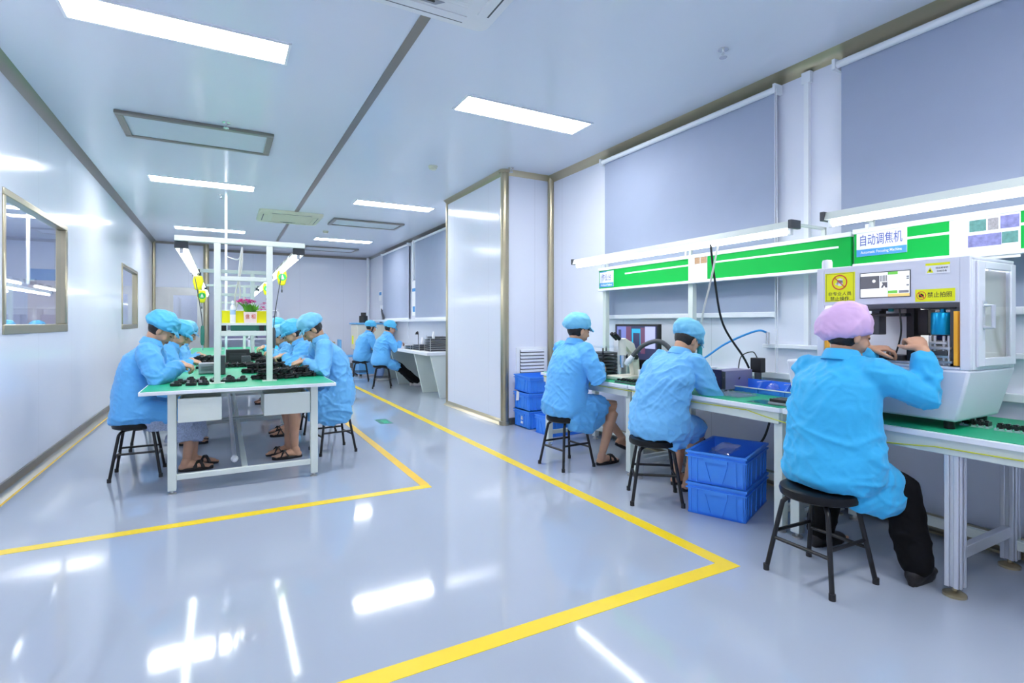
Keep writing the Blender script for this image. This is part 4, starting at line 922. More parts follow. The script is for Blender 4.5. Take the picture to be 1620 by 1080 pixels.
p = MB().box(3.02, 2.36, BT+0.001, 3.24, 2.76, BT+0.004)
p.build('sheet', 'plasticbag', t)
p = MB()
for i in range(5):
    for j in range(9): p.lathe([(0.017, 0), (0.013, 0.016), (0.0, 0.017)], (3.045+i*0.042, 2.385+j*0.044, BT+0.004), 10)
p.build('cups', 'plasticbag', t)
rooted('film_sheet', MB().box(2.93, 2.02, BT, 3.12, 2.24, BT+0.002), 'acrylic', (3.0, 2.1, BT), 'thin clear film lying at the near end of the middle workbench', 'film')
t = thing('lens_tray', 'black lens tray at the near end of the middle workbench', 'tray', (3.02, 2.04, BT))
p = MB().box(2.955, 1.975, BT+0.002, 3.09, 2.10, BT+0.016); p.build('tray', 'grey', t, bevel=0.002)
p = MB()
for i in range(4): p.box(2.962+i*0.032, 1.98, BT+0.016, 2.982+i*0.032, 2.095, BT+0.036)
p.build('lenses', 'black', t, bevel=0.003)
t = thing('power_adapter', 'black power adapter plugged in above the blue parts bins', 'adapter', (3.60, 2.62, BT))
MB().box(3.56, 2.59, 0.875, 3.62, 2.68, 0.985).build('body', 'black', t, bevel=0.005)
MB().box(3.53, 2.55, BT, 3.61, 2.72, BT+0.045).cyl((3.57, 2.62, BT+0.045), 0.025, 0.08, 14).build('socket', 'dgrey', t)
MB().tube(bez([(3.575, 2.63, 0.985), (3.56, 2.66, 1.03), (3.52, 2.73, 0.99), (3.50, 2.74, 0.86), (3.42, 2.66, BT+0.10), (3.33, 2.60, BT+0.09)], 40), 0.004, 6).build('cord', 'black', t)
tag(MB().tube(bez([(3.10, 2.66, 1.82), (3.16, 2.68, 1.6), (3.30, 2.72, 1.25), (3.45, 2.66, 1.0), (3.50, 2.645, 0.91)], 40), 0.008, 8).build('power_cable', 'black'), 'black cable dropping from the tube lamp to the power box', 'cable')
tag(MB().tube(bez([(3.69, 2.62, 1.17), (3.62, 2.67, 1.19), (3.5, 2.85, 1.09), (3.4, 2.98, 0.97), (3.3, 3.05, BT+0.165)], 40), 0.008, 8).mat(1).tube([(3.66, 2.60, 1.18), (3.66, 2.60, 1.09)], 0.015, 10).build('air_hose', ['hoseb', 'chrome']), 'blue air hose curving from the wall fitting over the middle workbench', 'hose')
t = thing('electric_screwdriver', 'teal hanging screwdriver on a grey cord beside the second worker', 'screwdriver', (3.1, 2.76, 1.0))
MB().lathe([(0.012, -0.13), (0.019, -0.11), (0.019, 0.0), (0.012, 0.03)], (3.1, 2.76, 1.06), 16).build('grip', 'teal', t)
MB().lathe([(0.004, -0.18), (0.008, -0.13)], (3.1, 2.76, 1.06), 10).build('bit', 'chrome', t)
MB().tube(bez([(3.10, 2.76, 1.08), (3.095, 2.73, 1.30), (3.11, 2.67, 1.55), (3.135, 2.62, 1.83)], 30), 0.007, 8).build('cord', 'hoseg', t)
tag(MB().tube([(BX0+0.018, 4.6, BT-0.045), (BX0+0.018, 2.6, BT-0.05)]+arc((BX0+0.018, 2.2, BT-0.045), (BX0+0.016, 1.2, BT-0.07), 0.04, 16)+[(BX0+0.016, 0.3, BT-0.06)], 0.003, 6).build('ground_cord', 'cordy'), 'thin yellow cord running along the front edge of the workbenches', 'cord')
tag(MB().tube(bez([(3.45, 2.45, BT-0.11), (3.43, 2.43, 0.52), (3.38, 2.5, 0.36), (3.30, 2.75, 0.32), (3.22, 3.0, 0.44), (3.2, 3.02, BT-0.1)], 40), 0.008, 8).build('power_cable', 'black'), 'black cable sagging underneath the middle workbench', 'cable')
def lens_strip(x, y, rz, label):
    t = thing('lens_strip', label, 'camera part', (x, y, BT), rz, 'lens strips beside the machine')
    MB().box(-0.028, -0.055, 0, 0.028, 0.055, 0.01).build('carrier', 'alu', t, local=True)
    p = MB()
    for j in range(4): p.box(-0.026, -0.052+j*0.027, 0.01, 0.026, -0.034+j*0.027, 0.028).cyl((-0.012, -0.043+j*0.027, 0.028), 0.008, 0.007, 10)
    p.build('lenses', 'black', t, local=True)
    p = MB()
    for j in range(4): p.cyl((0.018, -0.043+j*0.027, 0.028), 0.006, 0.006, 8).box(-0.034, -0.045+j*0.027, 0.004, -0.028, -0.038+j*0.027, 0.016)
    p.build('pins', 'chrome', t, local=True)
for i, lb in enumerate(('black and silver lens strip closest to the machine corner', 'black and silver lens strip, second from the machine corner', 'black and silver lens strip, third from the machine corner', 'black and silver lens strip, fourth from the machine, cut by the picture edge')):
    lens_strip(3.20-0.012*i, 1.16-0.135*i, 0.06, lb)
# crates
def crate(name_label, L_, W_, H_, loc, rz, group, tilt=0.0, label_card=False):
    t = thing('crate', name_label, 'crate', loc, rz, group)
    k = 0.006; tp = 0.012
    def ring(g, z): return [V((sx*(L_/2-g), sy*(W_/2-g), z)) for sx, sy in ((-1, -1), (1, -1), (1, 1), (-1, 1))]
    b_ = MB().rings([ring(tp, 0.0), ring(0.004, H_-0.03), ring(0.004, H_-0.004), ring(0.012, H_-0.004), ring(tp+k+0.004, 0.008)])
    r_ = MB()
    e = 0.007
    for z, hh in ((H_-0.040, 0.008), (H_-0.014, 0.014), (0.004, 0.010)):
        ee = e if z > 0.05 else -0.004
        r_.box(-L_/2-ee, -W_/2-ee, z, L_/2+ee, -W_/2+0.004, z+hh).box(-L_/2-ee, W_/2-0.004, z, L_/2+ee, W_/2+ee, z+hh).box(-L_/2-ee, -W_/2+0.004, z, -L_/2+0.004, W_/2-0.004, z+hh).box(L_/2-0.004, -W_/2+0.004, z, L_/2+ee, W_/2-0.004, z+hh)
    r_.build('rim', 'crate', t, local=True)
    rb = b_
    def rib(p0, p1, nx, ny, w_=0.008):
        p0, p1 = V(p0), V(p1); n = V((nx, ny, 0)); s = V((-ny, nx, 0))*w_/2
        rb.hexa([p0-s, p0+s, p0+s+n*0.008, p0-s+n*0.008, p1-s, p1+s, p1+s+n*0.004, p1-s+n*0.004] if False else [p0-s-n*0.004, p0-s+n*0.008, p0+s+n*0.008, p0+s-n*0.004, p1-s-n*0.004, p1-s+n*0.004, p1+s+n*0.004, p1+s-n*0.004])
    for sy in (-1, 1):
        for u in (-0.46, -0.36, -0.22, 0, 0.22, 0.36, 0.46): rib((u*L_, sy*(W_/2-tp), 0.003), (u*L_, sy*(W_/2-0.004), H_-0.03), 0, sy)
    for sx in (-1, 1):
        for u in (-0.44, -0.33, 0.33, 0.44): rib((sx*(L_/2-tp), u*W_, 0.003), (sx*(L_/2-0.004), u*W_, H_-0.03), sx, 0)
        rib((sx*(L_/2-tp), -0.10*W_, 0.02), (sx*(L_/2-0.004), -0.2*W_, H_-0.05), sx, 0); rib((sx*(L_/2-tp), 0.10*W_, 0.02), (sx*(L_/2-0.004), 0.2*W_, H_-0.05), sx, 0)
    rb.build('shell', 'crate', t, local=True)
    for sx in (-1, 1): MB().box(sx*(L_/2-0.004), -0.2*W_, H_-0.062, sx*(L_/2+0.006), 0.2*W_, H_-0.036).build('grip', 'crate', t, local=True)
    if tilt: t.rotation_euler = (tilt, 0, rz)
    return t
dx = V((cos(R(23)), sin(R(23)), 0)); dy = V((-sin(R(23)), cos(R(23)), 0))
cc = V((2.845, 2.17, 0))+dx*0.275+dy*0.185
R23M = Matrix.Rotation(R(23), 3, 'Z')
gA = 'blue crates under the middle workbench'
crate('lower blue crate of the pair beneath the middle workbench, on the floor', 0.55, 0.37, 0.205, cc, R(23), gA)
crate('upper open blue crate of the pair beneath the middle workbench', 0.55, 0.37, 0.205, cc+V((0, 0, 0.206)), R(23), gA)
rooted('plastic_bag', MB().sphere(cc+V((-0.05, -0.02, 0.405)), (0.17, 0.07, 0.012), R23M, 24, 10, lambda p, d_: V((math.copysign(min(abs(p.x)*1.3, 0.16), p.x), math.copysign(min(abs(p.y)*1.3, 0.065), p.y), p.z+0.012*noise.noise(d_*2.5)))), 'plasticbag', cc+V((0, 0, 0.385)), 'clear plastic packaging lying on top of the open blue crate', 'bag')
gB = 'blue crates by the pillar vent'
cB = V((3.14+0.19, 5.49, 0))
crate('bottom blue crate with a white mark, in the stack of three under the vent', 0.38, 0.36, 0.21, cB, 0.0, gB)
crate('middle blue crate with a white paper tag, in the stack under the vent', 0.38, 0.36, 0.21, cB+V((0, 0, 0.211)), 0.0, gB)
crate('top blue crate, sitting askew on the stack under the vent', 0.38, 0.36, 0.19, cB+V((0, 0, 0.432)), 0.03, gB, 0.05)
crate('low blue crate standing alone behind the first worker\'s stool', 0.44, 0.34, 0.21, (3.37, 5.02, 0), 0.05, gB)
rooted('paper_tag', MB().prism([(-0.035, -0.06), (0.035, -0.045), (0.04, 0.055), (-0.02, 0.06)], (-0.002, 0, 0), (3.132, 5.57, 0.37), (0, -1, 0), (0, 0, 1)), 'paper', (3.132, 5.57, 0.37), 'white paper tag stuck on the middle crate of the stack', 'tag')
em = MB(); o = V((3.138, 5.47, 0.10))
for z, w_ in ((0.03, 0.02), (0.015, 0.035), (0.0, 0.04), (-0.03, 0.045), (-0.045, 0.05)): flat(em, o, RY, UP, -w_/2, z, w_/2, z+0.011, 0.006, 0.0)
rooted('crate_mark', em, 'paper', o, 'small white printed emblem on the bottom crate of the stack', 'emblem')

# ================================================================== STOOLS
def stool():
    t = thing('stool', 'x', 'stool')
    sh = 0.445
    MB().lathe([(0.0, sh-0.05), (0.165, sh-0.05), (0.176, sh-0.043), (0.18, sh-0.025), (0.176, sh-0.008), (0.162, sh), (0.10, sh-0.004), (0, sh-0.006)], (0, 0, 0), 32).build('seat', 'seat', t, local=True)
    P_ = []
    for sx, sy in ((1, 1), (-1, 1), (-1, -1), (1, -1)):
        pts = [(0.03*sx, 0.03*sy, sh-0.06), (0.085*sx, 0.085*sy, sh-0.062), (0.112*sx, 0.112*sy, sh-0.085), (0.122*sx, 0.122*sy, sh-0.13), (0.168*sx, 0.168*sy, 0.012)]
        l = MB().tube(bez(pts, 20), 0.0115, 12).build('leg', 'black', t, local=True)
        MB().cyl((0.169*sx, 0.169*sy, 0), 0.0145, 0.03, 12).build('foot_cap', 'blackm', l, local=True)
        P_.append((sx, sy))
    for i in range(4):
        a, b_ = P_[i], P_[(i+1) % 4]; z = 0.17 if i % 2 else 0.205; k = 0.168-(0.168-0.122)*(z/0.31)
        MB().tube([(a[0]*k, a[1]*k, z), (b_[0]*k, b_[1]*k, z)], 0.009, 10).build('rung', 'black', t, local=True)
    return t
st0 = stool(); st_used = []
def place_stool(x, y, deg, label, group):
    if not st_used: st_used.append(1); st0.location = (x, y, 0); st0.rotation_euler = (0, 0, R(deg)); st0['label'] = label; st0['group'] = group; return st0
    return dup(st0, (x, y, 0), R(deg), label, group)

# ================================================================== FAR RIGHT AREA
t = thing('desk', 'long pale grey desk with slanted panel legs beyond the pillar', 'desk', (3.3, 10, 0))
MB().box(2.92, 8.2, 0.715, 3.70, 12.0, 0.77).build('desktop', 'white', t, bevel=0.006)
for y in (8.25, 9.1, 10.6, 11.8):
    MB().prism([(3.0, 0.715), (3.66, 0.715), (3.60, 0), (3.17, 0)], (0, 0.045, 0), (0, y, 0), (1, 0, 0), (0, 0, 1)).build('leg_panel', 'frame', t, bevel=0.004)
MB().box(3.60, 8.3, 0.35, 3.64, 11.8, 0.71).build('back_panel', 'frame', t)
def comp_rack(x, y, z, w_, d_, n, label):
    t = thing('component_rack', label, 'rack', (x, y, z), 0, 'component racks on the far desk')
    p = MB(); q = MB()
    for i in range(n):
        p.box(-w_/2, -d_/2, i*0.035, w_/2, d_/2, i*0.035+0.006)
        for j in range(9): q.box(-w_/2+0.01, -d_/2+d_*(j+0.15)/9, i*0.035+0.006, w_/2-0.01, -d_/2+d_*(j+0.75)/9, i*0.035+0.026)
    for sx in (-1, 1):
        for sy in (-1, 1): p.box(sx*w_/2-0.004, sy*d_/2-0.004, 0, sx*w_/2+0.004, sy*d_/2+0.004, n*0.035+0.01)
    p.build('shelves', 'steel', t, local=True); q.build('boards', 'dgrey', t, local=True)
comp_rack(3.2, 8.55, 0.77, 0.3, 0.3, 6, 'tall grey component rack closest to the pillar on the far desk')
comp_rack(3.42, 9.0, 0.77, 0.3, 0.4, 7, 'tall grey component rack at the back of the far desk')
comp_rack(3.15, 9.0, 0.77, 0.3, 0.36, 3, 'low grey component rack in the middle of the far desk')
comp_rack(3.12, 9.45, 0.77, 0.26, 0.36, 2, 'lowest component rack beside the near far-desk worker\'s hands')
for (x, y, z, lb) in ((3.1, 8.95, 0.88, 'white funnel on the low component rack'), (3.16, 8.55, 0.985, 'white cup on top of the rack closest to the pillar'), (3.30, 9.30, 0.77, 'white holder standing between the far desk racks')):
    rooted('plastic_cup', MB().lathe([(0.022, 0), (0.03, 0.05), (0.02, 0.075), (0.018, 0.12), (0.0, 0.121)], (x, y, z), 14), 'paper', (x, y, z), lb, 'cup', 'white holders on the far desk')
t = thing('gooseneck_lamp', 'small black gooseneck lamp standing on the far desk', 'lamp', (3.45, 10.2, 0.77))
MB().lathe([(0.06, 0), (0.06, 0.015), (0.01, 0.02)], (3.45, 10.2, 0.77), 16).build('base', 'black', t)
MB().tube(bez([(3.45, 10.2, 0.785), (3.45, 10.2, 1.0), (3.43, 10.18, 1.08), (3.40, 10.15, 1.07)]), 0.007, 8).build('stem', 'black', t)
MB().lathe([(0.018, 0), (0.035, -0.05)], (3.40, 10.15, 1.075), 14).build('lamp_shade', 'black', t)
rooted('parts_case', MB().box(3.2, 9.75, 0.77, 3.5, 9.95, 0.81), ['navy'], (3.3, 9.85, 0.77), 'flat navy case on the far desk near the gooseneck lamp', 'case', bevel=0.005)
t = thing('test_machine', 'cream cabinet on a blue stand in the far corner behind the workers', 'machine', (3.2, 12.9, 0))
MB().box(2.75, 12.5, 0.62, 3.55, 13.2, 1.22).build('cabinet', 'cream', t, bevel=0.015)
MB().box(2.80, 12.55, 0.05, 3.5, 13.15, 0.62).build('stand', 'sky', t, bevel=0.01)
MB().box(2.72, 12.47, 1.22, 3.58, 13.23, 1.26).build('top_plate', 'sky', t, bevel=0.005)
MB().lathe([(0.1, 1.26), (0.1, 1.42), (0.06, 1.43), (0.06, 1.5), (0, 1.5)], (2.95, 12.75, 0), 20).build('column', 'black', t)
for x in (2.85, 3.45):
    for y in (12.6, 13.1): MB().cyl((x, y, 0), 0.03, 0.05, 12).build('rubber_foot', 'black', t)
MB().box(2.744, 12.9, 0.75, 2.75, 13.05, 0.95).build('sticker', 'signy', t)
tag(MB().tube(bez([(3.70, 13.9, 1.62), (3.66, 13.7, 1.5), (3.6, 13.4, 1.35), (3.45, 13.1, 1.262)]), 0.03, 10).build('duct_hose', 'dgrey'), 'dark hose from the wall socket down to the cream cabinet', 'hose')
rooted('wall_socket', MB().box(3.68, 13.82, 1.58, 3.72, 14.0, 1.72), 'white', (3.70, 13.9, 1.58), 'white socket box above the cream cabinet in the far corner', 'socket', bevel=0.004)
t = thing('notice', 'narrow white and blue notice between the two far blinds', 'poster', (3.715, 11.28, 1.4))
MB().box(3.712, 11.16, 1.42, 3.716, 11.40, 2.18).build('sheet', 'paper', t)
MB().box(3.710, 11.16, 1.95, 3.712, 11.40, 2.02).box(3.710, 11.2, 1.5, 3.712, 11.36, 1.62).build('print', 'signblue', t)
rooted('cable_conduit', MB().box(3.68, 11.24, 2.2, 3.72, 11.29, 3.07), 'white', (3.70, 11.26, 2.2), 'white conduit between the two far blinds', 'conduit')
t = thing('small_notice', 'tiny pale blue notice left of the far blinds', 'poster', (3.715, 14.1, 1.85))
MB().box(3.712, 13.98, 1.85, 3.716, 14.25, 2.1).build('sheet', 'paper', t)
MB().box(3.710, 14.0, 2.0, 3.712, 14.23, 2.08).build('print', 'signblue', t)
t = thing('side_table', 'small white table with a wooden top against the back wall', 'table', (2.1, 14.8, 0))
MB().box(1.6, 14.4, 0.72, 2.6, 15.2, 0.76).build('tabletop', 'wood', t, bevel=0.004)
for x in (1.63, 2.53):
    for y in (14.43, 15.13): MB().box(x, y, 0, x+0.045, y+0.045, 0.72).build('leg', 'white', t)
t = thing('blue_chair', 'blue chair back beside the far corner workers', 'chair', (2.72, 13.4, 0))
MB().box(2.52, 13.2, 0.42, 2.92, 13.6, 0.46).build('seat', 'sky', t, bevel=0.01)
MB().box(2.50, 13.2, 0.5, 2.53, 13.6, 0.85).build('backrest', 'sky', t, bevel=0.01)
for x in (2.53, 2.89):
    for y in (13.22, 13.56): MB().box(x, y, 0, x+0.03, y+0.03, 0.42 if x > 2.6 else 0.5).build('leg', 'black', t)
# shelf unit behind the tables, at the back wall
t = thing('storage_rack', 'white storage rack with grey bins behind the far end of the tables', 'rack', (0.3, 14.6, 0))
for x in (-0.15, 0.55, 1.2):
    for y in (14.4, 14.9): MB().box(x, y, 0, x+0.045, y+0.045, 1.6).build('post', 'white', t)
for z in (0.5, 0.85, 1.2, 1.55): MB().box(-0.15, 14.4, z, 1.245, 14.945, z+0.03).build('shelf', 'white', t)
for i, (x, z, lb) in enumerate(((0.1, 0.88, 'grey bin on the rack behind the tables, left on the middle shelf'), (0.75, 0.88, 'grey bin on the rack behind the tables, right on the middle shelf'), (0.12, 1.23, 'grey bin on the rack behind the tables, upper left'), (0.8, 1.23, 'grey bin on the rack behind the tables, upper right'))):
    b_ = MB().box(x, 14.45, z, x+0.36, 14.85, z+0.01)
    for q in ((x, 14.45, x+0.01, 14.85), (x+0.35, 14.45, x+0.36, 14.85), (x, 14.45, x+0.36, 14.46), (x, 14.84, x+0.36, 14.85)): b_.box(q[0], q[1], z, q[2], q[3], z+0.2)
    rooted('storage_bin', b_, 'purple', (x+0.18, 14.65, z), lb, 'bin', 'grey bins on the storage rack')

# ================================================================== NEXT ROOM, behind the left windows
t = thing('annex_bench', 'bench with a green card in the next room, seen through the near left window', 'workbench', (-3.3, 11.7, 0))
MB().box(-3.7, 10.2, 0.72, -3.0, 13.4, 0.76).build('worktop', 'white', t)
for x in (-3.68, -3.05):
    for y in (10.22, 11.8, 13.34): MB().box(x, y, 0, x+0.05, y+0.05, 1.9 if x < -3.5 else 0.72).build('post', 'white', t)
MB().box(-3.7, 10.2, 1.28, -3.66, 13.4, 1.33).build('rail', 'white', t)
MB().box(-3.66, 11.0, 1.38, -3.64, 11.45, 1.72).build('green_card', 'green', t)
MB().box(-3.66, 10.2, 1.38, -3.64, 10.85, 1.72).build('white_card', 'paper', t)
tube_lamp(-2.85, 10.4, 12.9, 1.80, 'tube lamp over the bench in the next room', 'lamps in the next room', False)
t = thing('notice_board', 'tall pinkish notice board with a blue header in the next room', 'board', (-3.4, 15.28, 1))
MB().box(-3.75, 15.27, 1.15, -3.25, 15.29, 2.45).build('sheet', 'pink', t); MB().box(-3.75, 15.265, 2.2, -3.25, 15.27, 2.45).build('header', 'signblue', t)
rooted('lamp_pole', MB().box(-2.87, 11.62, 1.90, -2.83, 11.66, CEIL), 'white', (-2.85, 11.64, 1.90), 'white vertical hanger of the lamp in the next room behind the near left window', 'post')

# ================================================================== PEOPLE
def rotx(a): return Matrix.Rotation(a, 3, 'X')
def rotz(a): return Matrix.Rotation(a, 3, 'Z')
def ik(s, t_, l1, l2, pole):
    s, t_ = V(s), V(t_); d = t_-s; L = min(d.length, (l1+l2)*0.995); dn = d.normalized(); t_ = s+dn*L
    a = (l1*l1-l2*l2+L*L)/(2*L); h = math.sqrt(max(0, l1*l1-a*a)); p = V(pole)-dn*V(pole).dot(dn)
    return s+dn*a+p.normalized()*h, t_
def remeshed(mb, voxel, smooth=4, fac=0.5):
    me = bpy.data.meshes.new('tmp'); me.from_pydata([tuple(p) for p in mb.v], [], mb.f); me.update()
    o = bpy.data.objects.new('tmp', me); COL.objects.link(o)
    r = o.modifiers.new('r', 'REMESH'); r.mode = 'VOXEL'; r.voxel_size = voxel; r.adaptivity = 0
    s = o.modifiers.new('s', 'SMOOTH'); s.factor = fac; s.iterations = smooth
    dg = bpy.context.evaluated_depsgraph_get(); dg.update()
    out = bpy.data.meshes.new_from_object(o.evaluated_get(dg))
    COL.objects.unlink(o); bpy.data.objects.remove(o); bpy.data.meshes.remove(me)
    out.materials.clear(); return out
def folds(me, amp, seed, zsc=0.55, fade=None):
    vs = [v.co.copy() for v in me.vertices]; ns = [v.normal.copy() for v in me.vertices]
    off = V((seed*3.1, seed*1.7, seed*0.9))
    for v, p, n in zip(me.vertices, vs, ns):
        wp = noise.noise_vector(p*3.0+off)*0.05
        x, y, z = p+wp; r = r2 = 0
        for q, mo in ((V((x*3.2+z*2, y*3.2, z*9+x*2.5)), 0), (V(((x+z*0.9)*11, (y+z*0.5)*7, (z-x)*2.5)), 5), (V(((x-z*0.9)*11, (y-z*0.5)*7, (z+x)*2.5)), 9)):
            mk = min(1, max(0, noise.noise(p*2.8+off+V((mo, mo*2, 0)))*2.2+0.45))
            a = noise.noise(q*(1+zsc*0.3)+off+V((mo, 0, mo))); r += mk*max(0, 1-abs(a)*3.4)**1.3
        b_ = noise.noise(p*19+off); r2 = max(0, 1-abs(b_)*3.2)
        lo = noise.noise(p*5+off*0.5)
        k = 1.0 if fade is None else fade(p)
        v.co = p+n*amp*k*1.3*(r*0.85+r2*0.22+lo*0.8-0.4)
    me.update()
def link_mesh(name, me, m, parent):
    if m is not None:
        me.materials.append(M[m]) if isinstance(m, str) else me.materials.append(m)
    me.polygons.foreach_set('use_smooth', [True]*len(me.polygons)); me.update()
    o = bpy.data.objects.new(name, me); COL.objects.link(o); o.parent = parent; return o
def ell(P, u, v, a, b_, n=22, sq=2.3):
    out = []
    for j in range(n):
        t = 2*pi*j/n; c, s = cos(t), sin(t)
        out.append(P+u*(a*math.copysign(abs(c)**(2/sq), c))+v*(b_*math.copysign(abs(s)**(2/sq), s)))
    return out
def hand(mb, W, d, n, side, curl, L=1.0, spread=1.0):
    """W wrist, d finger direction, n palm normal, side +1 right hand / -1 left"""
    d = V(d).normalized(); n = (V(n)-d*V(n).dot(d)).normalized(); s = d.cross(n)*side   # s points to the thumb side
    pl = 0.088*L
    mb.limb([W-d*0.02, W+d*0.02, W+d*pl*0.6, W+d*pl*0.95], [(0.026, 0.019), (0.031, 0.017), (0.041, 0.0155), (0.040, 0.013)], 14, ref=s)
    for k, (off, ln) in enumerate(((0.031, 0.072), (0.0105, 0.080), (-0.010, 0.074), (-0.030, 0.058))):
        ln *= L; b = W+d*(pl*(0.93-0.05*abs(k-1.2)))+s*off; fd = (d+s*off*1.6*spread).normalized(); an = 0; pts = [b-fd*0.012, b]; p = b
        for q, (fr, cu) in enumerate(((0.44, 0.55), (0.31, 0.9), (0.25, 0.6))):
            an += cu*curl*(1+0.12*(k-1.5)); dr = (fd*cos(an)+n*sin(an)); p = p+dr*ln*fr; pts.append(p)
        mb.limb(pts, [0.0098, 0.0096, 0.0088, 0.0082, 0.0072], 10)
    tb = W+d*pl*0.25+s*0.028; td = (d*0.62+s*0.72+n*0.35).normalized(); t2 = (d*0.9+s*0.12+n*0.5*max(0.4, curl)).normalized()
    mb.limb([tb-td*0.012, tb+td*0.036, tb+td*0.036+t2*0.032, tb+td*0.036+t2*0.055], [0.0155, 0.0115, 0.0098, 0.008], 10)
pid = [0]
def person(label, loc, face, group, spine=0.50, lean=0.16, slouch=0.03, side=0.0, pitch=35, yawh=0, roll=0, RH=None, LH=None, RF=(0.10, 0.34), LF=(-0.10, 0.34),
           l1=0.40, l2=0.395, a1=0.275, a2=0.245, coat='coat', cap='cap', capkind='visor', legs='bare', shoes='slip', hem=0.72, voxel=0.007, bulk=1.0, epole=0.7, rpole=None, lpole=None, seat=0.445,
           hd=None, curl=0.9, flap=None, foot_r=(0, 0), foot_l=(0, 0), fold=0.010, wave=0.0, long_hair=False, headup=0.0, standing=False, headscale=1.0, coatkind=0, kneer=None, kneel=None):
    pid[0] += 1; seed = pid[0]
    root = thing('person', label, 'person', (loc[0], loc[1], 0), R(face-90), group)
    X_, Y_, Z_ = V((1, 0, 0)), V((0, 1, 0)), V((0, 0, 1))
    P = V((0, 0, seat+0.105)); 
    sd = V((side, lean, math.sqrt(max(0.05, spine**2-lean**2-side**2))))
    N = P+sd; mid = P+sd*0.5+V((0, -slouch, 0))
    u_up = sd.normalized(); fwd = (Y_-u_up*Y_.dot(u_up)).normalized(); rgt = fwd.cross(u_up).normalized()
    def sp(t): return P*(1-t)**2+(mid*2-(P+N)*0.5)*2*t*(1-t)+N*t**2
    Rh = rotz(R(-yawh)) @ Matrix.Rotation(R(roll), 3, 'Y') @ rotx(-R(pitch))
    Rn = rotz(R(-yawh*0.5)) @ rotx(-R(pitch*0.55))
    Hc = N+Rn @ V((0, 0.028, 0.140))+V((0, 0, headup))     # head centre (eye height)
    hs = headscale
    def hp(x, y, z): return Hc+Rh @ V((x*hs, y*hs, z*hs))
    sh = {1: N-u_up*0.052+rgt*0.165, -1: N-u_up*0.052-rgt*0.165}
    Ht = {1: V(RH) if RH else V((0.11, 0.36, 0.84)), -1: V(LH) if LH else V((-0.11, 0.36, 0.84))}
    elb, wr, hdir = {}, {}, {}
    for s in (1, -1):
        pole = (rpole if s == 1 else lpole) or V((s*epole, -0.35, -0.8))
        fd = V((hd or {}).get(s, (-s*0.35, 0.85, -0.28))).normalized(); hdir[s] = fd
        wt = Ht[s]-fd*0.07
        elb[s], wr[s] = ik(sh[s], wt, a1, a2, pole)
    hip = {s: P+V((s*0.085, 0.02, -0.02)) for s in (1, -1)}
    F = {1: RF, -1: LF}; FR = {1: foot_r, -1: foot_l}; ank, kne, fdir = {}, {}, {}
    for s in (1, -1):
        f = F[s]; az = f[2] if len(f) > 2 else 0.095
        ank[s] = V((f[0], f[1], az)); kp = (kneer if s == 1 else kneel) or V((s*0.12, 0.75, 0.75))
        kne[s], a2 = ik(hip[s], ank[s], l1, l2, kp); ank[s] = a2
        yw, pt = FR[s]; fdir[s] = rotz(-R(yw)) @ rotx(R(pt)) @ V((0, 1, 0))
    # ---- body, one surface
    b = MB()
    b.rings([ell(P+V((0, 0, -0.085)), X_, Y_, .13, .10), ell(P, X_, Y_, .155, .12), ell(sp(.35), rgt, fwd, .135, .10), ell(sp(.7), rgt, fwd, .15, .105), ell(sp(.9), rgt, fwd, .15, .08), ell(sp(1.0), rgt, fwd, .06, .055)])
    b.limb([sh[-1], sh[1]], [0.05, 0.05], 14)
    nb = hp(0, -0.022, -0.07)
    b.limb([N-u_up*0.05, N+(nb-N)*0.5, nb, hp(0, -0.015, 0)], [(0.060, 0.058), (0.052, 0.054), (0.050, 0.055), (0.05, 0.06)], 18, ref=X_)
    b.sphere(hp(0, -0.018, 0.035), (0.076*hs, 0.094*hs, 0.088*hs), Rh, 24, 16)                    # skull
    def facefn(p, d):                                                                  # face: narrows to the chin
        k = 1.0-0.36*max(0, -d.z)**1.3; return V((p.x*k, p.y*(1-0.10*max(0, d.z)), p.z))
    b.sphere(hp(0, 0.018, -0.028), (0.067*hs, 0.075*hs, 0.092*hs), Rh, 24, 16, facefn)
    b.sphere(hp(0, 0.058, -0.098), (0.030*hs, 0.028*hs, 0.022*hs), Rh, 14, 10)                   # chin
    for s in (1, -1):
        b.sphere(hp(s*0.036, 0.052, -0.045), (0.026*hs, 0.026*hs, 0.030*hs), Rh, 12, 8)          # cheek
        b.sphere(hp(s*0.077, -0.008, -0.022), (0.011*hs, 0.020*hs, 0.032*hs), Rh @ rotz(s*0.35), 12, 10)   # ear
        b.sphere(hp(s*0.030, 0.081, 0.018), (0.024*hs, 0.010*hs, 0.009*hs), Rh, 10, 6)           # brow
        b.sphere(hp(s*0.030, 0.080, -0.006), (0.016*hs, 0.010*hs, 0.010*hs), Rh, 10, 6)          # eyelid
    b.limb([hp(0, 0.088, 0.010), hp(0, 0.097, -0.012), hp(0, 0.106, -0.032)], [0.0075*hs, 0.009*hs, 0.0125*hs], 10)   # nose
    for s in (1, -1): b.sphere(hp(s*0.011, 0.096, -0.038), (0.008*hs, 0.010*hs, 0.008*hs), Rh, 8, 6)
    b.sphere(hp(0, 0.088, -0.062), (0.022*hs, 0.011*hs, 0.0065*hs), Rh, 12, 6); b.sphere(hp(0, 0.085, -0.073), (0.019*hs, 0.011*hs, 0.0065*hs), Rh, 12, 6)   # lips
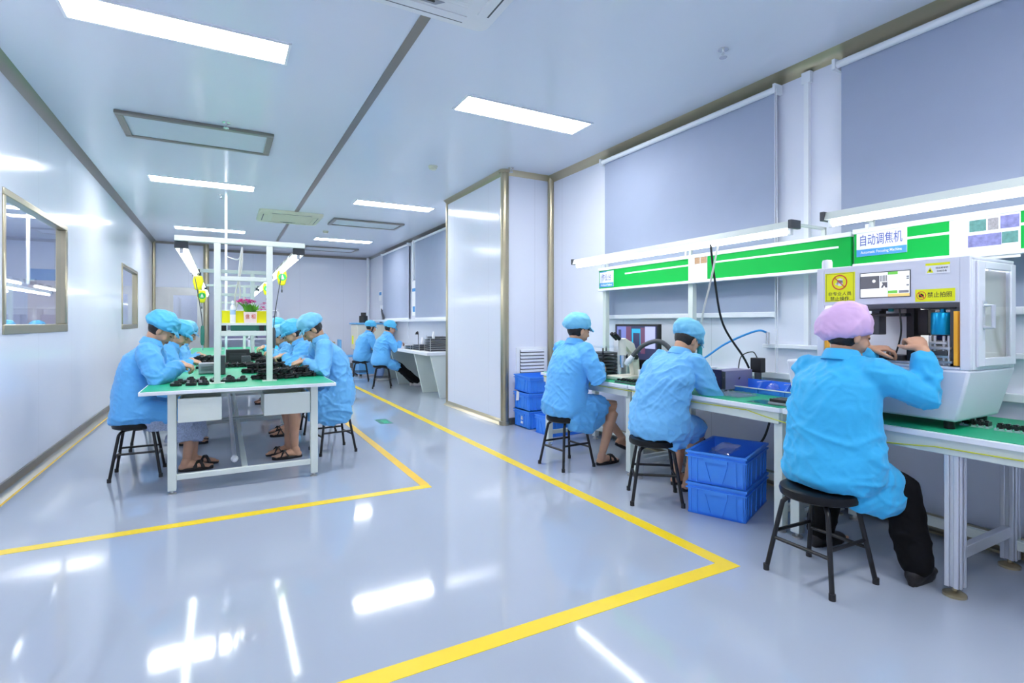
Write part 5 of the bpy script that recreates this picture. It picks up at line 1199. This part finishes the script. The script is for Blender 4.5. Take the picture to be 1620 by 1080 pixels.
    for s in (1, -1):
        b.limb([sh[s], sh[s].lerp(elb[s], .5), elb[s], elb[s].lerp(wr[s], .35), wr[s]], [0.046, 0.041, 0.036, 0.037, 0.0265], 14)
        pn = V((-s*0.25, 0.1, -1)) if not (hd and ('n', s) in hd) else V(hd[('n', s)])
        hand(b, wr[s], hdir[s], pn, s, curl)
        kn, an = kne[s], ank[s]
        b.limb([hip[s], hip[s].lerp(kn, .5), kn+V((0, 0, 0.0)), kn.lerp(an, .12), kn.lerp(an, .32)-V((0, 0.012, 0)), kn.lerp(an, .65), an.lerp(kn, .06)], [0.082, 0.072, 0.056, 0.051, 0.054, 0.041, 0.034], 16)
        fd = fdir[s]; up = X_.cross(fd).normalized() if abs(fd.x) < .9 else Z_
        rg = fd.cross(up).normalized()
        so = an-up*0.062                              # foot centre line a little above the sole
        b.limb([an, an-up*0.03-fd*0.012, so-fd*0.022], [0.034, 0.036, (0.031, 0.027)], 12)
        b.limb([so-fd*0.035+up*0.002, so+fd*0.03+up*0.018, so+fd*0.085+up*0.008, so+fd*0.135, so+fd*0.165-up*0.004], [(0.029, 0.028), (0.031, 0.038), (0.040, 0.027), (0.043, 0.017), (0.036, 0.012)], 14, ref=rg)
        for k in range(5): b.limb([so+fd*0.145+rg*s*(-0.028+k*0.0145)-up*0.004, so+fd*(0.19-k*0.008)+rg*s*(-0.030+k*0.0155)-up*0.008], [0.0095-0.0007*k]*2, 8)
    me = remeshed(b, voxel, 3)
    for m in ('skin', 'lip', 'eye', 'hair'): me.materials.append(M[m])
    Ri = Rh.transposed()
    for p in me.polygons:
        if (p.center-Hc).length < 0.16:
            q = (Ri @ (p.center-Hc))/hs
            if q.y > 0.06:
                if abs(q.x) < 0.023 and -0.077 < q.z < -0.058: p.material_index = 1
                elif 0.016 < abs(q.x) < 0.044 and -0.013 < q.z < -0.006: p.material_index = 2
                elif 0.014 < abs(q.x) < 0.048 and 0.014 < q.z < 0.022: p.material_index = 3
    link_mesh('body', me, None, root)
    # ---- hair
    h = MB()
    def hairfn(p, d):
        if d.y > 0.25: p.y *= 0.80
        return p
    h.sphere(hp(0, -0.026, 0.020), (0.083*hs, 0.094*hs, 0.108*hs), Rh, 24, 16, hairfn)
    if capkind == 'visor': h.sphere(hp(0, 0.030, 0.060), (0.074*hs, 0.058*hs, 0.040*hs), Rh, 18, 10)
    if long_hair:
        for s in (1, -1): h.limb([hp(s*0.072, 0.03, 0.03), hp(s*0.078, 0.02, -0.05), hp(s*0.07, 0.03, -0.13)], [0.022, 0.022, 0.012], 10)
    hm = remeshed(h, 0.008, 3); folds(hm, 0.004, seed+20); link_mesh('hair', hm, 'hair', root)
    # ---- cap
    c = MB()
    big = {'visor': 1.0, 'bouffant': 1.04}[capkind]
    rzc = 0.101*hs*big
    def capfn(p, d):
        th = math.atan2(d.y, d.x); z = d.z
        k = 1.0
        if z < -0.25: k = 1.0-0.30*((-z-0.25)/0.75)
        pl = 0.035*sin(th*13+seed)*max(0, 1-abs(z+0.35)*1.6)+0.09*noise.noise(d*2.2+V((seed*2.0, 0, 0)))
        back = 1.0+0.16*max(0, -d.y)*(1 if z > -0.6 else 0.5)-0.06*max(0, d.y)
        return V((p.x*(k+pl), p.y*(k+pl)*back, p.z*(1+pl) if z > -0.45 else -0.45*rzc+(p.z+0.45*rzc)*0.35))
    bt = capkind == 'bouffant'
    c.sphere(hp(0, -0.024, 0.036 if bt else 0.052), (0.108*hs*big, 0.121*hs*big, 0.101*hs*big*(1.12 if bt else 1)), Rh @ rotx(0.34 if bt else 0.22), 44, 20, capfn)
    if capkind == 'visor':
        rs = []
        for i in range(15):
            a = R(180*i/14); cx_, sy_ = cos(a), sin(a); ring = []
            e = 0.018+0.036*sin(a)**0.7
            for (rr, zz) in ((0.0, 0.006), (0.5, 0.003), (1.0, -0.010), (1.0, -0.014), (0.5, -0.002), (0.0, -0.002)):
                x = 0.092*cx_*(1+rr*0.10); y = 0.066*sy_+0.022+rr*e*sy_
                ring.append(hp(x, y, 0.040+zz-0.016*rr*sy_-0.004*abs(cx_)*rr))
            rs.append(ring)
        c.rings(rs)
        c.lathe
    cm = remeshed(c, 0.0065, 2); folds(cm, 0.006, seed+40, 0.6); link_mesh('cap', cm, cap, root)
    # ---- coat
    k = bulk; g = MB()
    g.rings([ell(P+V((0, -0.01, -0.103)), X_, Y_, .205*k, .165*k), ell(P+V((0, -0.012, -0.05)), X_, Y_, .228*k, .182*k), ell(P+V((0, -0.01, 0.03)), X_, Y_, .225*k, .178*k), ell(sp(.3), rgt, fwd, .212*k, .165*k), ell(sp(.55)-fwd*0.01, rgt, fwd, .212*k, .155*k),
             ell(sp(.78)-fwd*0.012, rgt, fwd, .208*k, .140*k), ell(sp(.90)-fwd*0.008, rgt, fwd, .178*k, .105*k), ell(sp(.98), rgt, fwd, .105, .085), ell(sp(1.0)+u_up*0.02, rgt, fwd, .070, .068)])
    g.limb([sh[-1]-fwd*0.005, N-u_up*0.03, sh[1]-fwd*0.005], [0.068, 0.075, 0.068], 16)
    for s in (1, -1):
        cu = wr[s]-(wr[s]-elb[s]).normalized()*0.005
        g.limb([sh[s], sh[s].lerp(elb[s], .5), elb[s], elb[s].lerp(cu, .4), elb[s].lerp(cu, .82)], [0.082, 0.080, 0.073, 0.066, 0.056], 16)
        g.tube([elb[s].lerp(cu, .80), elb[s].lerp(cu, .93), cu], [0.052, 0.041, 0.040], 14)
        kn = kne[s]; e = hip[s].lerp(kn, hem)
        g.limb([hip[s]+V((0, 0, 0.0)), hip[s].lerp(e, .5), e], [(0.115, 0.105), (0.112, 0.10), (0.105, 0.088)], 18, ref=X_)
        if coatkind == 0:
            g.limb([hip[s]+V((s*0.05, 0.02, -0.03)), e+V((s*0.015, 0.0, -0.045))], [(0.05, 0.05), (0.045, 0.04)], 12)
    m0 = (kne[1]+kne[-1])*0.5; hp_ = P+V((0, 0.05, 0)); e = hp_.lerp(m0, hem*0.96)
    dd_ = abs((kne[1]-kne[-1]).x)
    if dd_ < 0.34: g.limb([hp_, e], [(0.16, 0.09), (max(0.09, dd_*0.45), 0.06)], 18, ref=X_)
    for fl in (flap or []): g.limb([V(q[:3]) for q in fl], [(q[3], q[4]) for q in fl], 16, ref=X_)
    gm = remeshed(g, max(0.0085, voxel*1.3), 5, 0.55)
    folds(gm, fold, seed, fade=lambda p: 0.55+0.45*min(1, abs((p-N).length)/0.25))
    ct = link_mesh('coat', gm, coat, root)
    # collar: a folded band that stands around the neck
    rs = []
    nu = (u_up+(nb-N).normalized()).normalized(); nr = X_; nf = nu.cross(nr).normalized()*-1
    if nf.y < 0: nf = -nf
    for i in range(25):
        a = R(112+316*i/24); a = R(90+28+304*i/24)
        d = nr*cos(a)+nf*sin(a); hgt = 0.046-0.018*max(0, sin(a))
        o = N+u_up*0.012
        rs.append([o+d*0.062+nu*0.005, o+d*0.066+nu*hgt, o+d*0.074+nu*(hgt+0.004), o+d*0.098-nu*0.012, o+d*0.092-nu*0.014, o+d*0.071+nu*(hgt-0.012)])
    q = MB().rings(rs); cl = q.mesh('collar', [M[coat]], True, 60)
    o = bpy.data.objects.new('collar', cl); COL.objects.link(o); o.parent = root
    sb = o.modifiers.new('sub', 'SUBSURF'); sb.levels = 1; sb.render_levels = 2
    # ---- trousers / dress
    if legs in ('trouser', 'jeans'):
        l = MB()
        for s in (1, -1):
            kn, an = kne[s], ank[s]
            l.limb([hip[s], hip[s].lerp(kn, .5), kn, kn.lerp(an, .3), kn.lerp(an, .7), an+(kn-an)*0.02], [0.092, 0.083, 0.080, 0.079, 0.074, 0.072], 18)
        lm = remeshed(l, 0.009, 4); folds(lm, 0.005, seed+60); link_mesh('trousers', lm, legs, root)
    if legs == 'dress':
        l = MB(); m0 = (kne[1]+kne[-1])*0.5; w_ = abs((kne[1]-kne[-1]).x)/2+0.085
        l.limb([hip[1].lerp(kne[1], .35), kne[1]], [(0.085, 0.075), (0.08, 0.074)], 16, ref=X_); l.limb([hip[-1].lerp(kne[-1], .35), kne[-1]], [(0.085, 0.075), (0.08, 0.074)], 16, ref=X_)
        l.rings([ell(V((m0.x, m0.y-0.03, m0.z+0.05)), X_, Y_, w_*.9, .09), ell(V((m0.x, m0.y-0.04, m0.z-0.08)), X_, Y_, w_, .12), ell(V((m0.x, m0.y-0.05, 0.27)), X_, Y_, w_*1.06, .155)])
        l.rings([ell(V((m0.x, m0.y-0.22, m0.z-0.02)), X_, Y_, w_, .2), ell(V((m0.x, m0.y-0.20, m0.z-0.12)), X_, Y_, w_*0.95, .16)])
        lm = remeshed(l, 0.009, 4); folds(lm, 0.010, seed+60, -0.6); link_mesh('dress', lm, 'dress', root)
    # ---- footwear
    for s in (1, -1):
        fd = fdir[s]; up = X_.cross(fd).normalized(); rg = fd.cross(up).normalized(); so = ank[s]-up*0.095
        ol = []
        for i in range(24):
            a = 2*pi*i/24; y = cos(a); x = sin(a)
            wd = 0.034+0.013*(1/(1+math.exp(-(y)*4))); ol.append((x*wd, 0.065+y*0.132))
        if shoes == 'slip':
            w0 = MB().prism(ol, up*0.026, so, rg, fd)
            sl = w0.build('slipper', 'slip', root, bevel=0.006, local=True)
            st = MB()
            for a, b_ in ((0.055, 0.125), (0.125, 0.055)):
                pts = []
                for i in range(9):
                    t_ = i/8; an = pi*t_; pts.append(so+rg*(-0.045*cos(an))+fd*(a+(b_-a)*t_)+up*(0.022+0.046*sin(an)*(1.15 if 0.3 < t_ < 0.7 else 1)))
                st.tube(pts, [(0.004, 0.014)]*9, 8, ref=up)
            st.build('strap', 'slip', sl, local=True)
        else:
            sm = MB(); 
            sm.limb([so+fd*(-0.03)+up*0.045, so+fd*0.03+up*0.05, so+fd*0.10+up*0.035, so+fd*0.16+up*0.028], [(0.038, 0.042), (0.040, 0.046), (0.046, 0.033), (0.042, 0.024)], 14, ref=rg)
            sm.prism(ol, up*0.022, so, rg, fd)
            link_mesh('shoe', remeshed(sm, 0.006, 3), 'shoe' if shoes == 'shoe' else 'slip', root)
    return root
GL, GR_ = 'seated workers along the left side of the green tables', 'seated workers along the right side of the green tables'
GB, GF = 'seated workers at the blinds workbenches', 'seated workers at the far grey desk'
person('worker with a grey print skirt, nearest on the wall side of the table', (-0.635, 5.30), 0, GL, spine=0.535, lean=0.12, slouch=0.045, pitch=38, RH=(0.09, 0.385, 0.885), LH=(-0.08, 0.39, 0.88), RF=(0.06, 0.37), LF=(-0.12, 0.41), legs='dress', voxel=0.0052, hem=0.62, bulk=0.88, curl=1.1, coat='coat', fold=0.011)
person('worker on the wall side of the table, second from the viewer, face half hidden', (-0.665, 6.45), 0, GL, lean=0.20, pitch=34, RH=(0.09, 0.44, 0.84), LH=(-0.09, 0.44, 0.84), coat='coat', cap='cap')
person('worker on the wall side of the table, farthest of the row, in a pale cap', (-0.665, 7.65), 0, GL, lean=0.22, pitch=28, RH=(0.09, 0.47, 0.84), LH=(-0.09, 0.47, 0.84), coat='coat3', cap='cap2')
person('bare legged worker bent over black cables, nearest on the aisle side of the table', (0.99, 5.40), 180, GR_, spine=0.55, lean=0.16, slouch=0.05, pitch=45, LH=(-0.09, 0.375, 0.875), RH=(0.07, 0.38, 0.87), LF=(-0.12, 0.40), RF=(0.06, 0.44), voxel=0.0052, hem=0.55, bulk=0.90, cap='cap2', coat='coat3', fold=0.011, curl=1.2, flap=[[(-0.15, -0.06, 0.42, .05, .12), (-0.16, 0.10, 0.40, .05, .13), (-0.15, 0.24, 0.42, .045, .10)]])
person('worker on the aisle side of the table, second from the viewer, looking down', (0.99, 6.45), 180, GR_, spine=0.52, lean=0.23, pitch=36, RH=(0.08, 0.47, 0.86), LH=(-0.1, 0.45, 0.88), coat='coat', cap='cap')
person('worker on the aisle side of the table, third from the viewer, head bent low', (0.99, 7.75), 180, GR_, spine=0.47, lean=0.25, pitch=42, RH=(0.08, 0.47, 0.86), LH=(-0.1, 0.45, 0.86), coat='coat3', cap='cap2')
person('worker on the aisle side of the table, farthest of that row', (0.97, 9.1), 180, GR_, spine=0.53, lean=0.17, pitch=20, RH=(0.08, 0.47, 0.86), LH=(-0.1, 0.45, 0.86), coat='coat2', cap='cap')
person('bare legged worker in a visor cap at the far workbench, facing the monitor', (2.66, 3.86), 3, GB, spine=0.515, lean=0.10, slouch=0.03, pitch=14, yawh=8, RH=(0.10, 0.33, 0.86), LH=(-0.12, 0.36, 0.83), RF=(0.16, 0.28), LF=(-0.05, 0.72, 0.15), foot_l=(-5, -25), l1=0.405, l2=0.43, bulk=0.96, hem=0.62, voxel=0.006, cap='cap2', coat='coat', fold=0.011, kneel=V((0.1, 0.5, 1)),
       flap=[[(0.15, -0.02, 0.44, .055, .11), (0.17, 0.12, 0.42, .055, .12), (0.17, 0.26, 0.44, .045, .10)]])
person('worker in a pale blue cap bent over the middle workbench, seen from behind', (2.725, 2.785), 0, GB, spine=0.50, lean=0.20, slouch=0.05, pitch=40, RH=(0.02, 0.43, 0.82), LH=(-0.18, 0.42, 0.82), RF=(-0.04, 0.33), LF=(-0.2, 0.38), kneer=V((-0.06, 0.75, 0.75)), hem=0.78, voxel=0.006, bulk=0.98, cap='cap2', coat='coat3', fold=0.012, epole=1.0,
       flap=[[(0.12, 0.0, 0.46, .055, .09), (0.10, 0.12, 0.46, .055, .09), (0.08, 0.24, 0.47, .045, .08)]])
person('worker in a pink bouffant cap and black trousers reaching into the inspection machine', (2.665, 1.53), -4, GB, spine=0.515, lean=0.06, slouch=0.02, a1=0.245, a2=0.215, pitch=12, yawh=22, RH=(0.215, 0.285, 1.165), LH=(0.04, 0.335, 1.12), rpole=V((0.32, 0.30, -1.0)), lpole=V((-0.12, 0.0, -1.0)), l1=0.28, l2=0.345, RF=(0.22, 0.275), LF=(-0.26, 0.27), foot_r=(-10, 0), legs='trouser', shoes='dark', coat='coat2', cap='cappink', capkind='bouffant', hem=0.62, voxel=0.005, bulk=1.0, fold=0.0105,
       hd={1: (-0.62, 0.45, 0.55), -1: (0.65, 0.55, 0.05), ('n', 1): (-0.3, 0.4, -0.7), ('n', -1): (0.1, 0.3, -1)}, curl=1.0, kneer=V((-0.1, 0.2, 0.8)), kneel=V((-0.2, 0.7, 0.5)),
       flap=[[(0.13, -0.02, 0.45, .06, .10), (0.16, 0.10, 0.43, .07, .11), (0.17, 0.20, 0.42, .06, .10)]])
person('worker in black trousers with legs stretched under the far grey desk', (2.70, 10.19), 0, GF, spine=0.49, lean=0.12, pitch=24, RH=(0.08, 0.40, 0.86), LH=(-0.1, 0.40, 0.86), RF=(0.08, 0.70), LF=(-0.08, 0.66), legs='trouser', shoes='shoe', coat='coat', cap='cap', voxel=0.008)
person('worker with dark bobbed hair and jeans, farther along the far grey desk', (2.66, 11.6), 0, GF, spine=0.50, lean=0.14, pitch=22, RH=(0.08, 0.40, 0.84), LH=(-0.1, 0.40, 0.84), RF=(0.08, 0.36), LF=(-0.08, 0.34), legs='jeans', shoes='shoe', coat='coat', cap='cap', long_hair=True, voxel=0.008)
for i, (x, y) in enumerate(((-2.72, 11.0), (-2.72, 12.6))):
    person(('blue coated worker in the next room at the near end of its bench', 'blue coated worker in the next room at the far end of its bench')[i], (x, y), 180, 'workers in the next room', RH=(0.1, 0.38, 0.83), LH=(-0.1, 0.38, 0.83), voxel=0.010, cap='cap', lean=0.18)
    place_stool(x, y, 0, ('stool in the next room, near its bench end', 'stool in the next room, far bench end')[i], 'stools in the next room')
for x, y, d, lb, g in ((-0.61, 5.31, 0, 'black stool under the worker in the grey print skirt', GL), (-0.63, 6.45, 5, 'black stool under the second wall side worker', GL), (-0.63, 7.65, 0, 'black stool under the farthest wall side worker', GL),
                       (0.95, 5.39, 8, 'black stool under the bare legged worker on the aisle side', GR_), (0.97, 6.45, 0, 'black stool under the second aisle side worker', GR_), (0.97, 7.75, 5, 'black stool under the third aisle side worker', GR_), (0.97, 9.1, 0, 'black stool under the farthest aisle side worker', GR_),
                       (2.66, 3.85, 4, 'black stool under the worker facing the monitor', GB), (2.70, 2.81, -37, 'black stool under the worker bent over the middle workbench', GB), (2.585, 1.555, -2, 'black stool in the foreground under the worker in the pink cap', GB),
                       (2.72, 10.2, -18, 'black stool under the far desk worker in black trousers', GF), (2.62, 11.6, -15, 'black stool under the far desk worker in jeans', GF)):
    place_stool(x, y, d, lb, g.replace('seated workers', 'stools'))
